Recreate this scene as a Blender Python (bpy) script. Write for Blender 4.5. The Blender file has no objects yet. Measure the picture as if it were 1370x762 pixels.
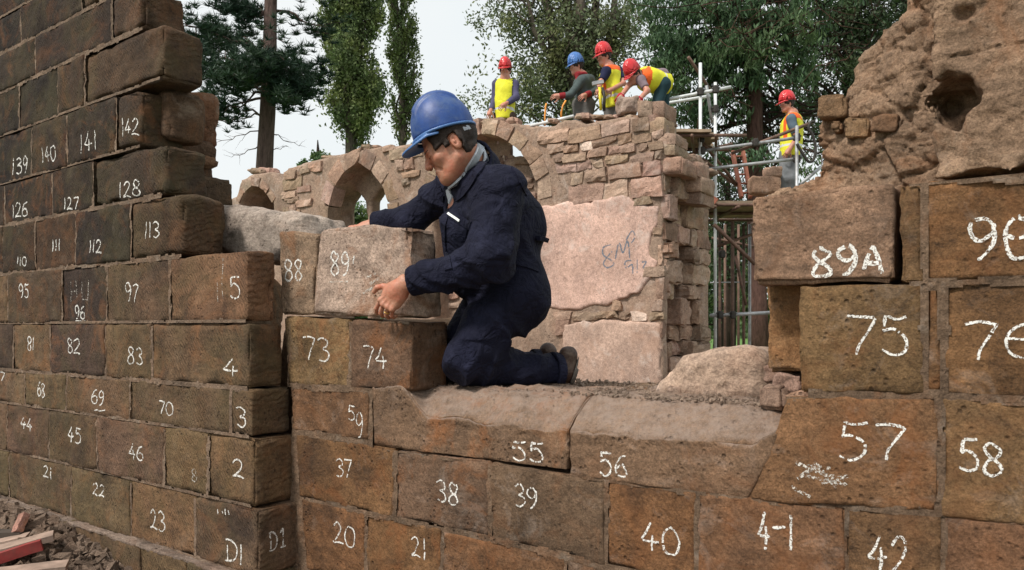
import bpy, bmesh, math, random
import numpy as np
from mathutils import Vector, Matrix, noise
from mathutils.bvhtree import BVHTree

scene = bpy.context.scene
COL = scene.collection
random.seed(7)
RNG = np.random.default_rng(7)
F = 1000.0            # focal length in pixels of the 1370 px wide photograph
CX, HY = 685.0, 438.0 # optical centre column and horizon row
EYE = 1.3             # camera height above the ground

# ------------------------------------------------------------------ camera
cam_d = bpy.data.cameras.new("camera")
cam = bpy.data.objects.new("camera", cam_d)
COL.objects.link(cam)
cam.location = (0, 0, EYE)
cam.rotation_euler = (math.radians(90), 0, 0)
cam_d.sensor_width = 36.0
cam_d.lens = F / 1370.0 * 36.0
cam_d.shift_y = (HY - 381.0) / 1370.0
cam_d.clip_start = 0.05
cam_d.clip_end = 2000.0
scene.camera = cam

# ------------------------------------------------------------------ sky and sun
SUN_EL, SUN_AZ = 50.0, -48.0      # azimuth: degrees from straight behind the camera, negative = left
world = bpy.data.worlds.new("World")
scene.world = world
world.use_nodes = True
wn = world.node_tree
wn.nodes.clear()
sky = wn.nodes.new('ShaderNodeTexSky')
sky.sky_type = 'NISHITA'
sky.sun_disc = False
sky.sun_elevation = math.radians(SUN_EL)
sky.air_density = 1.0
sky.dust_density = 4.0
sky.ozone_density = 1.0
mixw = wn.nodes.new('ShaderNodeMix'); mixw.data_type = 'RGBA'
mixw.inputs['Factor'].default_value = 0.9
cn = wn.nodes.new('ShaderNodeTexNoise'); cn.inputs['Scale'].default_value = 2.2; cn.inputs['Detail'].default_value = 4
cr = wn.nodes.new('ShaderNodeValToRGB')
cr.color_ramp.elements[0].position = 0.3; cr.color_ramp.elements[0].color = (9.0, 9.7, 9.9, 1)
cr.color_ramp.elements[1].position = 0.7; cr.color_ramp.elements[1].color = (10.2, 10.4, 10.3, 1)
tcw = wn.nodes.new('ShaderNodeTexCoord')
wn.links.new(tcw.outputs['Generated'], cn.inputs['Vector'])
wn.links.new(cn.outputs['Fac'], cr.inputs['Fac'])
wn.links.new(sky.outputs['Color'], mixw.inputs['A'])
wn.links.new(cr.outputs['Color'], mixw.inputs['B'])
bg = wn.nodes.new('ShaderNodeBackground'); bg.inputs['Strength'].default_value = 0.1
wo = wn.nodes.new('ShaderNodeOutputWorld')
wn.links.new(mixw.outputs['Result'], bg.inputs['Color'])
wn.links.new(bg.outputs['Background'], wo.inputs['Surface'])

sun_d = bpy.data.lights.new("sun", 'SUN')
sun_d.energy = 3.9
sun_d.angle = math.radians(10)
sun_d.color = (1.0, 0.94, 0.86)
sun = bpy.data.objects.new("sun", sun_d)
COL.objects.link(sun)
_az = math.radians(SUN_AZ); _el = math.radians(SUN_EL)
sdir = Vector((math.sin(_az) * math.cos(_el), -math.cos(_az) * math.cos(_el), math.sin(_el)))  # towards the sun
sun.rotation_euler = sdir.to_track_quat('Z', 'Y').to_euler()
sky.sun_rotation = math.atan2(sdir.x, sdir.y)

scene.view_settings.view_transform = 'Standard'
scene.view_settings.look = 'None'
scene.view_settings.exposure = 0.0
scene.view_settings.gamma = 1.0

# ------------------------------------------------------------------ geometry of the place
# The church walls are parallel. Wall coordinates: u runs to the right along a wall, c is the
# distance behind the camera's wall-parallel plane, z the height above the eye.
R = Vector((0.811, -0.585, 0)); B = Vector((0.585, 0.811, 0))
_n = R.length; R /= _n; B /= B.length
ANG = math.atan2(R.y, R.x)
C_LEFT, C_FRONT, C_BACK = 1.885, 2.074, 8.79
def W(u, c, z):
    return Vector((R.x*u + B.x*c, R.y*u + B.y*c, z + EYE))
def pw(px, py, c):
    """where the sight line through a photo pixel meets the wall plane c -> (u, z)"""
    a = (px - CX) / F
    Y = c / (B.y + B.x*a)
    X = a * Y
    return (R.x*X + R.y*Y, (HY - py) / F * Y)
def P(px, py, Y):
    """point of the place at depth Y on a sight line"""
    return np.array([(px - CX)/F*Y, Y, (HY - py)/F*Y + EYE])
def pc(px, py, c):
    u, z = pw(px, py, c)
    return W(u, c, z)

# ------------------------------------------------------------------ object helpers
def new_obj(name, mesh, mat=None, parent=None, loc=(0, 0, 0), rotz=0.0, **props):
    o = bpy.data.objects.new(name, mesh)
    COL.objects.link(o)
    o.location = loc
    o.rotation_euler = (0, 0, rotz)
    if parent is not None:
        o.parent = parent
    if mat is not None and mesh is not None and len(mesh.materials) == 0:
        mesh.materials.append(mat)
    for k, v in props.items():
        o[k] = v
    return o
def thing(name, label, category, loc=(0, 0, 0), rotz=0.0, group=None):
    o = bpy.data.objects.new(name, None)
    o.empty_display_size = 0.1
    COL.objects.link(o)
    o.location = loc; o.rotation_euler = (0, 0, rotz)
    o['label'] = label; o['category'] = category
    if group: o['group'] = group
    return o
def tag(o, label, category, group=None):
    o['label'] = label; o['category'] = category
    if group: o['group'] = group
    return o
def np_mesh(name, V, Fc, smooth=True):
    V = np.asarray(V, dtype=np.float32); Fc = np.asarray(Fc, dtype=np.int32)
    me = bpy.data.meshes.new(name)
    n = Fc.shape[1]
    me.vertices.add(len(V)); me.vertices.foreach_set('co', V.ravel())
    me.loops.add(Fc.size); me.loops.foreach_set('vertex_index', Fc.ravel())
    me.polygons.add(len(Fc))
    me.polygons.foreach_set('loop_start', np.arange(0, Fc.size, n, dtype=np.int32))
    try: me.polygons.foreach_set('loop_total', np.full(len(Fc), n, dtype=np.int32))
    except Exception: pass
    me.polygons.foreach_set('use_smooth', np.full(len(Fc), smooth))
    me.update(calc_edges=True)
    return me
def py_mesh(name, V, Fc, smooth=False):
    me = bpy.data.meshes.new(name)
    me.from_pydata([tuple(v) for v in V], [], Fc)
    if smooth: me.polygons.foreach_set('use_smooth', [True]*len(me.polygons))
    me.update()
    return me

# ------------------------------------------------------------------ numpy noise and distance fields
def _hash(i, j, k, s):
    h = (i.astype(np.int64)*374761393 + j.astype(np.int64)*668265263 + k.astype(np.int64)*2147483647 + s*1274126177) & 0xffffffff
    h = ((h ^ (h >> 13)) * 1274126177) & 0xffffffff
    return ((h ^ (h >> 16)) & 0xffff).astype(np.float32) / 32767.5 - 1.0
def vnoise(x, y, z, freq, seed=0):
    x = x*freq; y = y*freq; z = z*freq
    xi = np.floor(x); yi = np.floor(y); zi = np.floor(z)
    fx = x-xi; fy = y-yi; fz = z-zi
    fx = fx*fx*(3-2*fx); fy = fy*fy*(3-2*fy); fz = fz*fz*(3-2*fz)
    r = 0
    for a in (0, 1):
        wa = fx if a else 1-fx
        for b in (0, 1):
            wb = fy if b else 1-fy
            for c in (0, 1):
                wc = fz if c else 1-fz
                r = r + wa*wb*wc*_hash(xi+a, yi+b, zi+c, seed)
    return r
def fbm(x, y, z, freq, oct=4, seed=0, gain=0.5):
    r = 0; a = 1.0
    for o in range(oct):
        r = r + a*vnoise(x, y, z, freq*(2.03**o), seed+o*17)
        a *= gain
    return r
def cells(x, y, z, seed=0):
    """cellular noise: distance to nearest and second nearest cell centre, and a random value of the nearest"""
    x, y, z = np.broadcast_arrays(x, y, z)
    xi = np.floor(x); yi = np.floor(y); zi = np.floor(z)
    d1 = np.full(x.shape, 9., np.float32); d2 = d1.copy(); rv = np.zeros(x.shape, np.float32)
    for a in (-1, 0, 1):
        for b in (-1, 0, 1):
            for c in (-1, 0, 1):
                i, j, k = xi+a, yi+b, zi+c
                px = i+.5+.42*_hash(i, j, k, seed); py = j+.5+.42*_hash(i, j, k, seed+1); pz = k+.5+.42*_hash(i, j, k, seed+2)
                d = np.sqrt((px-x)**2+(py-y)**2+(pz-z)**2)
                n = d < d1
                d2 = np.where(n, d1, np.minimum(d2, d))
                rv = np.where(n, _hash(i, j, k, seed+3), rv)
                d1 = np.where(n, d, d1)
    return d1, d2, rv
def roughen(V, Q, fn):
    """move net vertices along their normals by fn(x, y, z)"""
    a = V[Q[:, 2]]-V[Q[:, 0]]; b = V[Q[:, 3]]-V[Q[:, 1]]
    fnm = np.cross(a, b); N_ = np.zeros_like(V)
    for k in range(4): np.add.at(N_, Q[:, k], fnm)
    N_ /= np.linalg.norm(N_, axis=1)[:, None]+1e-12
    X = V.astype(np.float32)
    return V+N_*fn(X[:, 0], X[:, 1], X[:, 2])[:, None]
def smin(a, b, k):
    h = np.maximum(k - np.abs(a-b), 0)/k
    return np.minimum(a, b) - h*h*k*0.25
def smax(a, b, k):
    return -smin(-a, -b, k)
class Grid:
    def __init__(s, lo, hi, h):
        s.lo = np.array(lo, dtype=float); s.h = h
        n = np.ceil((np.array(hi, dtype=float)-s.lo)/h).astype(int)+1
        s.n = n
        s.X = (s.lo[0]+np.arange(n[0])*h).astype(np.float32)[:, None, None]
        s.Y = (s.lo[1]+np.arange(n[1])*h).astype(np.float32)[None, :, None]
        s.Z = (s.lo[2]+np.arange(n[2])*h).astype(np.float32)[None, None, :]
    def cone(s, a, b, ra, rb=None):
        if rb is None: rb = ra
        a = np.asarray(a, float); b = np.asarray(b, float); ba = b-a
        L = max(float(ba@ba), 1e-9)
        px = s.X-a[0]; py = s.Y-a[1]; pz = s.Z-a[2]
        t = np.clip((px*ba[0]+py*ba[1]+pz*ba[2])/L, 0, 1)
        return np.sqrt((px-t*ba[0])**2+(py-t*ba[1])**2+(pz-t*ba[2])**2) - (ra+(rb-ra)*t)
    def ball(s, c, r):
        return np.sqrt((s.X-c[0])**2+(s.Y-c[1])**2+(s.Z-c[2])**2)-r
    def local(s, c, M=None):
        px = s.X-c[0]; py = s.Y-c[1]; pz = s.Z-c[2]
        if M is None: return px, py, pz
        M = np.asarray(M)     # columns are the local axes
        return (px*M[0, 0]+py*M[1, 0]+pz*M[2, 0], px*M[0, 1]+py*M[1, 1]+pz*M[2, 1], px*M[0, 2]+py*M[1, 2]+pz*M[2, 2])
    def ell(s, c, r, M=None):
        x, y, z = s.local(c, M)
        k0 = np.sqrt((x/r[0])**2+(y/r[1])**2+(z/r[2])**2)
        k1 = np.sqrt((x/r[0]**2)**2+(y/r[1]**2)**2+(z/r[2]**2)**2)+1e-6
        return k0*(k0-1)/k1
    def box(s, c, r, M=None, rad=0.0):
        x, y, z = s.local(c, M)
        qx = np.abs(x)-r[0]+rad; qy = np.abs(y)-r[1]+rad; qz = np.abs(z)-r[2]+rad
        return np.sqrt(np.maximum(qx, 0)**2+np.maximum(qy, 0)**2+np.maximum(qz, 0)**2)+np.minimum(np.maximum(qx, np.maximum(qy, qz)), 0)-rad
    def plane(s, p, n):
        n = np.asarray(n, float); n = n/np.linalg.norm(n)
        return (s.X-p[0])*n[0]+(s.Y-p[1])*n[1]+(s.Z-p[2])*n[2]
    def mesh(s, D, name, smooth=True):
        V, Q = surface_nets(D, s.lo, s.h)
        return np_mesh(name, V, Q, smooth)
def surface_nets(D, lo, h):
    D = D.astype(np.float32)
    # keep the surface closed at the box sides
    big = np.float32(abs(h))
    for ax in range(3):
        sl = [slice(None)]*3
        for e in (0, -1):
            sl[ax] = e; D[tuple(sl)] = np.maximum(D[tuple(sl)], big*0.5)
    S = D < 0
    n = np.array(D.shape)
    cell = np.zeros(n-1, dtype=np.int8)
    for a in (0, 1):
        for b in (0, 1):
            for c in (0, 1):
                cell += S[a:n[0]-1+a, b:n[1]-1+b, c:n[2]-1+c]
    act = (cell > 0) & (cell < 8)
    idx = np.full(n-1, -1, dtype=np.int64)
    ci = np.argwhere(act)
    idx[act] = np.arange(len(ci))
    acc = np.zeros((len(ci), 3)); cnt = np.zeros(len(ci))
    corners = [(a, b, c) for a in (0, 1) for b in (0, 1) for c in (0, 1)]
    for p in corners:
        for ax in range(3):
            if p[ax] == 1: continue
            q = list(p); q[ax] = 1
            dp = D[ci[:, 0]+p[0], ci[:, 1]+p[1], ci[:, 2]+p[2]]
            dq = D[ci[:, 0]+q[0], ci[:, 1]+q[1], ci[:, 2]+q[2]]
            m = (dp < 0) != (dq < 0)
            t = np.where(m, dp/np.where(m, dp-dq, 1), 0)
            pos = np.tile(np.array(p, float), (len(ci), 1)); pos[:, ax] += t
            acc[m] += pos[m]; cnt[m] += 1
    V = (ci + acc/np.maximum(cnt, 1)[:, None])*h + np.asarray(lo)
    quads = []
    for ax in range(3):
        o1, o2 = [(1, 2), (2, 0), (0, 1)][ax]
        sl0 = [slice(None)]*3; sl1 = [slice(None)]*3
        sl0[ax] = slice(0, -1); sl1[ax] = slice(1, None)
        A = S[tuple(sl0)]; Bq = S[tuple(sl1)]
        for flip in (False, True):
            m = (A & ~Bq) if not flip else (~A & Bq)
            e = np.argwhere(m)
            e = e[(e[:, o1] > 0) & (e[:, o2] > 0) & (e[:, o1] < n[o1]-1) & (e[:, o2] < n[o2]-1)]
            if len(e) == 0: continue
            def g(d1, d2):
                f = e.copy(); f[:, o1] -= d1; f[:, o2] -= d2
                return idx[f[:, 0], f[:, 1], f[:, 2]]
            q = np.stack([g(1, 1), g(0, 1), g(0, 0), g(1, 0)], 1)
            if flip: q = q[:, ::-1]
            quads.append(q)
    Q = np.concatenate(quads) if quads else np.zeros((0, 4), int)
    Q = Q[(Q >= 0).all(1)]
    return V, Q
def join_nets(parts, name):
    Vs = []; Qs = []; k = 0
    for V, Q in parts:
        Vs.append(V); Qs.append(Q+k); k += len(V)
    return np_mesh(name, np.concatenate(Vs), np.concatenate(Qs))
def poly_sdf(X, Z, poly):
    """signed distance of a 2D polygon, broadcasting arrays X (n,1) and Z (1,m)"""
    d = None; inside = None
    n = len(poly)
    X, Z = np.broadcast_arrays(X, Z)
    for i in range(n):
        ax, az = poly[i]; bx, bz = poly[(i+1) % n]
        ex, ez = bx-ax, bz-az
        wx, wz = X-ax, Z-az
        t = np.clip((wx*ex+wz*ez)/max(ex*ex+ez*ez, 1e-9), 0, 1)
        dd = (wx-t*ex)**2+(wz-t*ez)**2
        d = dd if d is None else np.minimum(d, dd)
        cond = ((az > Z) != (bz > Z)) & (X < (bx-ax)*(Z-az)/(bz-az if abs(bz-az) > 1e-9 else 1e-9)+ax)
        inside = cond if inside is None else (inside ^ cond)
    d = np.sqrt(d)
    return np.where(inside, -d, d)

# ------------------------------------------------------------------ materials
class NT:
    def __init__(s, name):
        s.m = bpy.data.materials.new(name); s.m.use_nodes = True
        s.t = s.m.node_tree; s.t.nodes.clear()
        s.out = s.t.nodes.new('ShaderNodeOutputMaterial')
        s.b = s.t.nodes.new('ShaderNodeBsdfPrincipled')
        s.t.links.new(s.b.outputs[0], s.out.inputs['Surface'])
    def n(s, typ, **kw):
        nd = s.t.nodes.new(typ)
        for k, v in kw.items():
            if k.startswith('_'): setattr(nd, k[1:], v)
            else: nd.inputs[k.replace('0', ' ')].default_value = v
        return nd
    def l(s, a, b): s.t.links.new(a, b)
    def noise(s, vec, scale, detail=5, rough=0.6, dist=0.0):
        nd = s.t.nodes.new('ShaderNodeTexNoise')
        nd.inputs['Scale'].default_value = scale; nd.inputs['Detail'].default_value = detail
        nd.inputs['Roughness'].default_value = rough; nd.inputs['Distortion'].default_value = dist
        if vec is not None: s.l(vec, nd.inputs['Vector'])
        return nd.outputs['Fac']
    def ramp(s, fac, stops):
        nd = s.t.nodes.new('ShaderNodeValToRGB')
        e = nd.color_ramp.elements
        while len(e) > len(stops): e.remove(e[-1])
        while len(e) < len(stops): e.new(0.5)
        for i, (p, c) in enumerate(stops):
            e[i].position = p
            e[i].color = (c, c, c, 1) if not isinstance(c, tuple) else (*c, 1)
        s.l(fac, nd.inputs['Fac'])
        return nd.outputs['Color']
    def mix(s, a, b, fac, mode='MIX'):
        nd = s.t.nodes.new('ShaderNodeMix'); nd.data_type = 'RGBA'; nd.blend_type = mode
        for v, key in ((a, 'A'), (b, 'B')):
            if isinstance(v, tuple): nd.inputs[key].default_value = (*v, 1)
            else: s.l(v, nd.inputs[key])
        if isinstance(fac, (int, float)): nd.inputs['Factor'].default_value = fac
        else: s.l(fac, nd.inputs['Factor'])
        return nd.outputs['Result']
    def math(s, op, a, b=None):
        nd = s.t.nodes.new('ShaderNodeMath'); nd.operation = op
        for i, v in enumerate((a, b)):
            if v is None: continue
            if isinstance(v, (int, float)): nd.inputs[i].default_value = v
            else: s.l(v, nd.inputs[i])
        return nd.outputs[0]
    def bump(s, h, strength, dist, normal=None):
        nd = s.t.nodes.new('ShaderNodeBump')
        nd.inputs['Strength'].default_value = strength; nd.inputs['Distance'].default_value = dist
        s.l(h, nd.inputs['Height'])
        if normal is not None: s.l(normal, nd.inputs['Normal'])
        return nd.outputs['Normal']

def stone_mat(name, dust=0.0, bed=1.0, rust=0.5, grime=0.5, tool=0.3, green=0.0, scale=1.0, rough=0.92, pits=0.6, bumpk=1.0, rustcol=(0.34, 0.13, 0.045), darkcol=(0.035, 0.024, 0.018), palecol=(0.50, 0.42, 0.36), pale=0.35):
    N = NT(name)
    geo = N.t.nodes.new('ShaderNodeNewGeometry')
    oi = N.t.nodes.new('ShaderNodeObjectInfo')
    off = N.t.nodes.new('ShaderNodeVectorMath'); off.operation = 'SCALE'
    cmb = N.t.nodes.new('ShaderNodeCombineXYZ')
    for i in range(3): N.l(oi.outputs['Random'], cmb.inputs[i])
    N.l(cmb.outputs[0], off.inputs[0]); off.inputs['Scale'].default_value = 7.0
    add = N.t.nodes.new('ShaderNodeVectorMath'); add.operation = 'ADD'
    N.l(geo.outputs['Position'], add.inputs[0]); N.l(off.outputs[0], add.inputs[1])
    v = add.outputs[0]; wpos = geo.outputs['Position']
    base = oi.outputs['Color']
    # broad tone drift and grain
    t1 = N.noise(v, 3.2*scale, 6, 0.65, 0.6)
    c = N.mix(base, N.ramp(t1, [(0.3, 0.62), (0.5, 1.0), (0.72, 1.42)]), 0.85, 'MULTIPLY')
    g1 = N.noise(v, 55*scale, 6, 0.75)
    c = N.mix(c, N.ramp(g1, [(0.3, 0.55), (0.5, 1.0), (0.7, 1.45)]), 0.75, 'MULTIPLY')
    sp = N.noise(v, 210*scale, 3, 0.7)
    c = N.mix(c, N.ramp(sp, [(0.36, 0.45), (0.5, 1.0), (0.66, 1.5)]), 0.5, 'MULTIPLY')
    # bedding of the sandstone and streaks washed down it
    bm = N.t.nodes.new('ShaderNodeMapping'); bm.inputs['Scale'].default_value = (2.2, 2.2, 15); bm.inputs['Rotation'].default_value = (0.06, 0.05, 0)
    N.l(v, bm.inputs['Vector'])
    bd = N.noise(bm.outputs[0], 2.4*scale, 5, 0.65, 0.8)
    c = N.mix(c, N.ramp(bd, [(0.34, 0.62), (0.5, 1.0), (0.66, 1.32)]), 0.5*bed, 'MULTIPLY')
    sm_ = N.t.nodes.new('ShaderNodeMapping'); sm_.inputs['Scale'].default_value = (5, 5, 0.7)
    N.l(wpos, sm_.inputs['Vector'])
    sk = N.noise(sm_.outputs[0], 1.5, 5, 0.7, 0.5)
    c = N.mix(c, N.ramp(sk, [(0.36, 0.58), (0.52, 1.0), (0.7, 1.2)]), 0.4*bed, 'MULTIPLY')
    # iron staining
    r1 = N.noise(v, 4.6*scale, 7, 0.68, 1.2)
    c = N.mix(c, rustcol, N.math('MULTIPLY', N.ramp(r1, [(0.50, 0.0), (0.64, 1.0)]), N.math('MULTIPLY', N.math('ADD', N.math('FRACT', N.math('MULTIPLY', oi.outputs['Random'], 13.7)), 0.4), rust*1.2)))
    # pale worn patches
    p1 = N.noise(v, 7.5*scale, 7, 0.7, 0.8)
    c = N.mix(c, palecol, N.math('MULTIPLY', N.ramp(p1, [(0.55, 0.0), (0.72, 1.0)]), pale))
    # soot and damp
    d1 = N.noise(v, 2.6*scale, 8, 0.7, 1.0)
    c = N.mix(c, darkcol, N.math('MULTIPLY', N.ramp(d1, [(0.48, 0.0), (0.66, 1.0)]), N.math('MULTIPLY', N.math('ADD', N.math('FRACT', N.math('MULTIPLY', oi.outputs['Random'], 7.13)), 0.45), grime*1.05)))
    d2 = N.noise(v, 22*scale, 6, 0.75, 0.5)
    c = N.mix(c, darkcol, N.math('MULTIPLY', N.ramp(d2, [(0.57, 0.0), (0.70, 1.0)]), 0.35+0.4*grime))
    if green > 0:
        gn = N.noise(wpos, 2.3, 6, 0.7, 0.6)
        c = N.mix(c, (0.105, 0.088, 0.038), N.math('MULTIPLY', N.ramp(gn, [(0.46, 0.0), (0.62, 1.0)]), green))
    # pits
    vor = N.t.nodes.new('ShaderNodeTexVoronoi'); vor.inputs['Scale'].default_value = 42*scale
    N.l(v, vor.inputs['Vector'])
    pm = N.math('MULTIPLY', N.ramp(vor.outputs['Distance'], [(0.10, 1.0), (0.30, 0.0)]), N.ramp(N.noise(v, 9*scale, 3), [(0.5, 0.0), (0.62, 1.0)]))
    c = N.mix(c, darkcol, N.math('MULTIPLY', pm, pits*0.7))
    if dust > 0:     # pale stone dust lying on level tops
        sx = N.t.nodes.new('ShaderNodeSeparateXYZ'); N.l(geo.outputs['Normal'], sx.inputs[0])
        lv = N.ramp(N.math('ADD', sx.outputs['Z'], N.math('MULTIPLY', N.math('SUBTRACT', N.noise(v, 9, 7, 0.75), 0.5), 1.6)), [(0.15, 0.0), (0.75, 1.0)])
        dn = N.ramp(N.noise(v, 30, 7, 0.75), [(0.34, 0.30), (0.6, 1.0)])
        c = N.mix(c, palecol, N.math('MULTIPLY', N.math('MULTIPLY', lv, dn), dust))
    N.l(c, N.b.inputs['Base Color'])
    N.b.inputs['Roughness'].default_value = rough
    N.b.inputs['Specular IOR Level'].default_value = 0.25
    # relief: broad, grain, pits, chisel marks
    rot = N.t.nodes.new('ShaderNodeMapping'); rot.inputs['Rotation'].default_value = (0.0, 0.75, -ANG)
    N.l(v, rot.inputs['Vector'])
    wav = N.t.nodes.new('ShaderNodeTexWave'); wav.inputs['Scale'].default_value = 19*scale; wav.inputs['Distortion'].default_value = 5.0; wav.inputs['Detail'].default_value = 3
    wav.inputs['Detail Scale'].default_value = 1.4
    N.l(rot.outputs[0], wav.inputs['Vector'])
    h = N.noise(v, 16*scale, 8, 0.72)
    nrm = N.bump(h, 0.9*bumpk, 0.022)
    nrm = N.bump(N.noise(v, 75*scale, 6, 0.75), 0.8*bumpk, 0.006, nrm)
    nrm = N.bump(N.math('MULTIPLY', pm, -1.0), 0.8*bumpk, 0.008, nrm)
    if tool > 0:
        tm = N.math('MULTIPLY', wav.outputs['Fac'], N.ramp(N.noise(v, 6*scale, 2), [(0.4, 0.1), (0.6, 1.0)]))
        nrm = N.bump(tm, tool, 0.007, nrm)
    N.l(nrm, N.b.inputs['Normal'])
    return N.m
def plain_mat(name, col, rough=0.6, var=0.2, nscale=20, bump=0.0, bscale=60, bdist=0.004, metal=0.0, spec=0.4, dirt=None, dirtcol=(0.1, 0.08, 0.06), coat=0.0):
    N = NT(name)
    tc = N.t.nodes.new('ShaderNodeTexCoord')
    v = tc.outputs['Object']
    c = N.mix(col, N.ramp(N.noise(v, nscale, 5), [(0.3, 1-var), (0.7, 1+var)]), 1.0, 'MULTIPLY')
    if dirt:
        c = N.mix(c, dirtcol, N.math('MULTIPLY', N.ramp(N.noise(v, nscale*0.6, 7, 0.7, 0.5), [(0.48, 0.0), (0.66, 1.0)]), dirt))
    N.l(c, N.b.inputs['Base Color'])
    N.b.inputs['Roughness'].default_value = rough
    N.b.inputs['Metallic'].default_value = metal
    N.b.inputs['Specular IOR Level'].default_value = spec
    N.b.inputs['Coat Weight'].default_value = coat
    if bump > 0:
        N.l(N.bump(N.noise(v, bscale, 6, 0.7), bump, bdist), N.b.inputs['Normal'])
    return N.m
M_STONE = stone_mat('sandstone', rust=0.45, grime=0.45, tool=0.25, pale=0.28, bumpk=1.2, rustcol=(0.26, 0.105, 0.04))
M_SILL = stone_mat('dusty_sandstone', dust=0.75, rust=0.5, grime=0.45, tool=0.3, pale=0.2, bumpk=1.3, palecol=(0.37, 0.285, 0.235))
M_LEFT = stone_mat('sooty_sandstone', rust=0.20, grime=0.60, tool=0.65, green=0.30, pale=0.15, palecol=(0.30, 0.24, 0.18))
M_CORE = stone_mat('rubble_core', rust=0.30, grime=0.25, tool=0.0, pale=0.4, bumpk=1.3, palecol=(0.42, 0.33, 0.25))
M_PINK = stone_mat('pink_rubble', bed=0.35, rust=0.16, grime=0.22, tool=0.0, pale=0.4, scale=0.5, bumpk=1.2, palecol=(0.62, 0.52, 0.46), rustcol=(0.40, 0.17, 0.09))
M_PLASTER = stone_mat('old_plaster', bed=0.0, rust=0.22, grime=0.10, tool=0.0, pale=0.6, scale=0.45, bumpk=0.5, pits=0.5, palecol=(0.60, 0.52, 0.47), rustcol=(0.42, 0.25, 0.17))
M_MORTAR = stone_mat('lime_mortar', rust=0.15, grime=0.25, tool=0.0, pale=0.5, bumpk=1.4, palecol=(0.45, 0.38, 0.31))
M_GRIT = stone_mat('stone_grit', rust=0.1, grime=0.3, tool=0.0, pale=0.5, bumpk=1.6, palecol=(0.46, 0.375, 0.315))

def chalk_mat(name, col, dens=0.42):
    N = NT(name)
    geo = N.t.nodes.new('ShaderNodeNewGeometry')
    tr = N.t.nodes.new('ShaderNodeBsdfTransparent')
    mx = N.t.nodes.new('ShaderNodeMixShader')
    N.b.inputs['Base Color'].default_value = (*col, 1); N.b.inputs['Roughness'].default_value = 0.95
    f = N.ramp(N.noise(geo.outputs['Position'], 170, 4, 0.7), [(dens-0.05, 0.0), (dens+0.06, 1.0)])
    N.l(f, mx.inputs[0]); N.l(tr.outputs[0], mx.inputs[1]); N.l(N.b.outputs[0], mx.inputs[2])
    N.l(mx.outputs[0], N.out.inputs['Surface'])
    return N.m
M_CHALK = chalk_mat('white_chalk', (0.72, 0.70, 0.66), 0.45)
M_CHALK_FAINT = chalk_mat('rubbed_chalk', (0.62, 0.58, 0.52), 0.53)
M_PAINTBLUE = chalk_mat('blue_spray', (0.09, 0.17, 0.24), 0.48)

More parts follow.
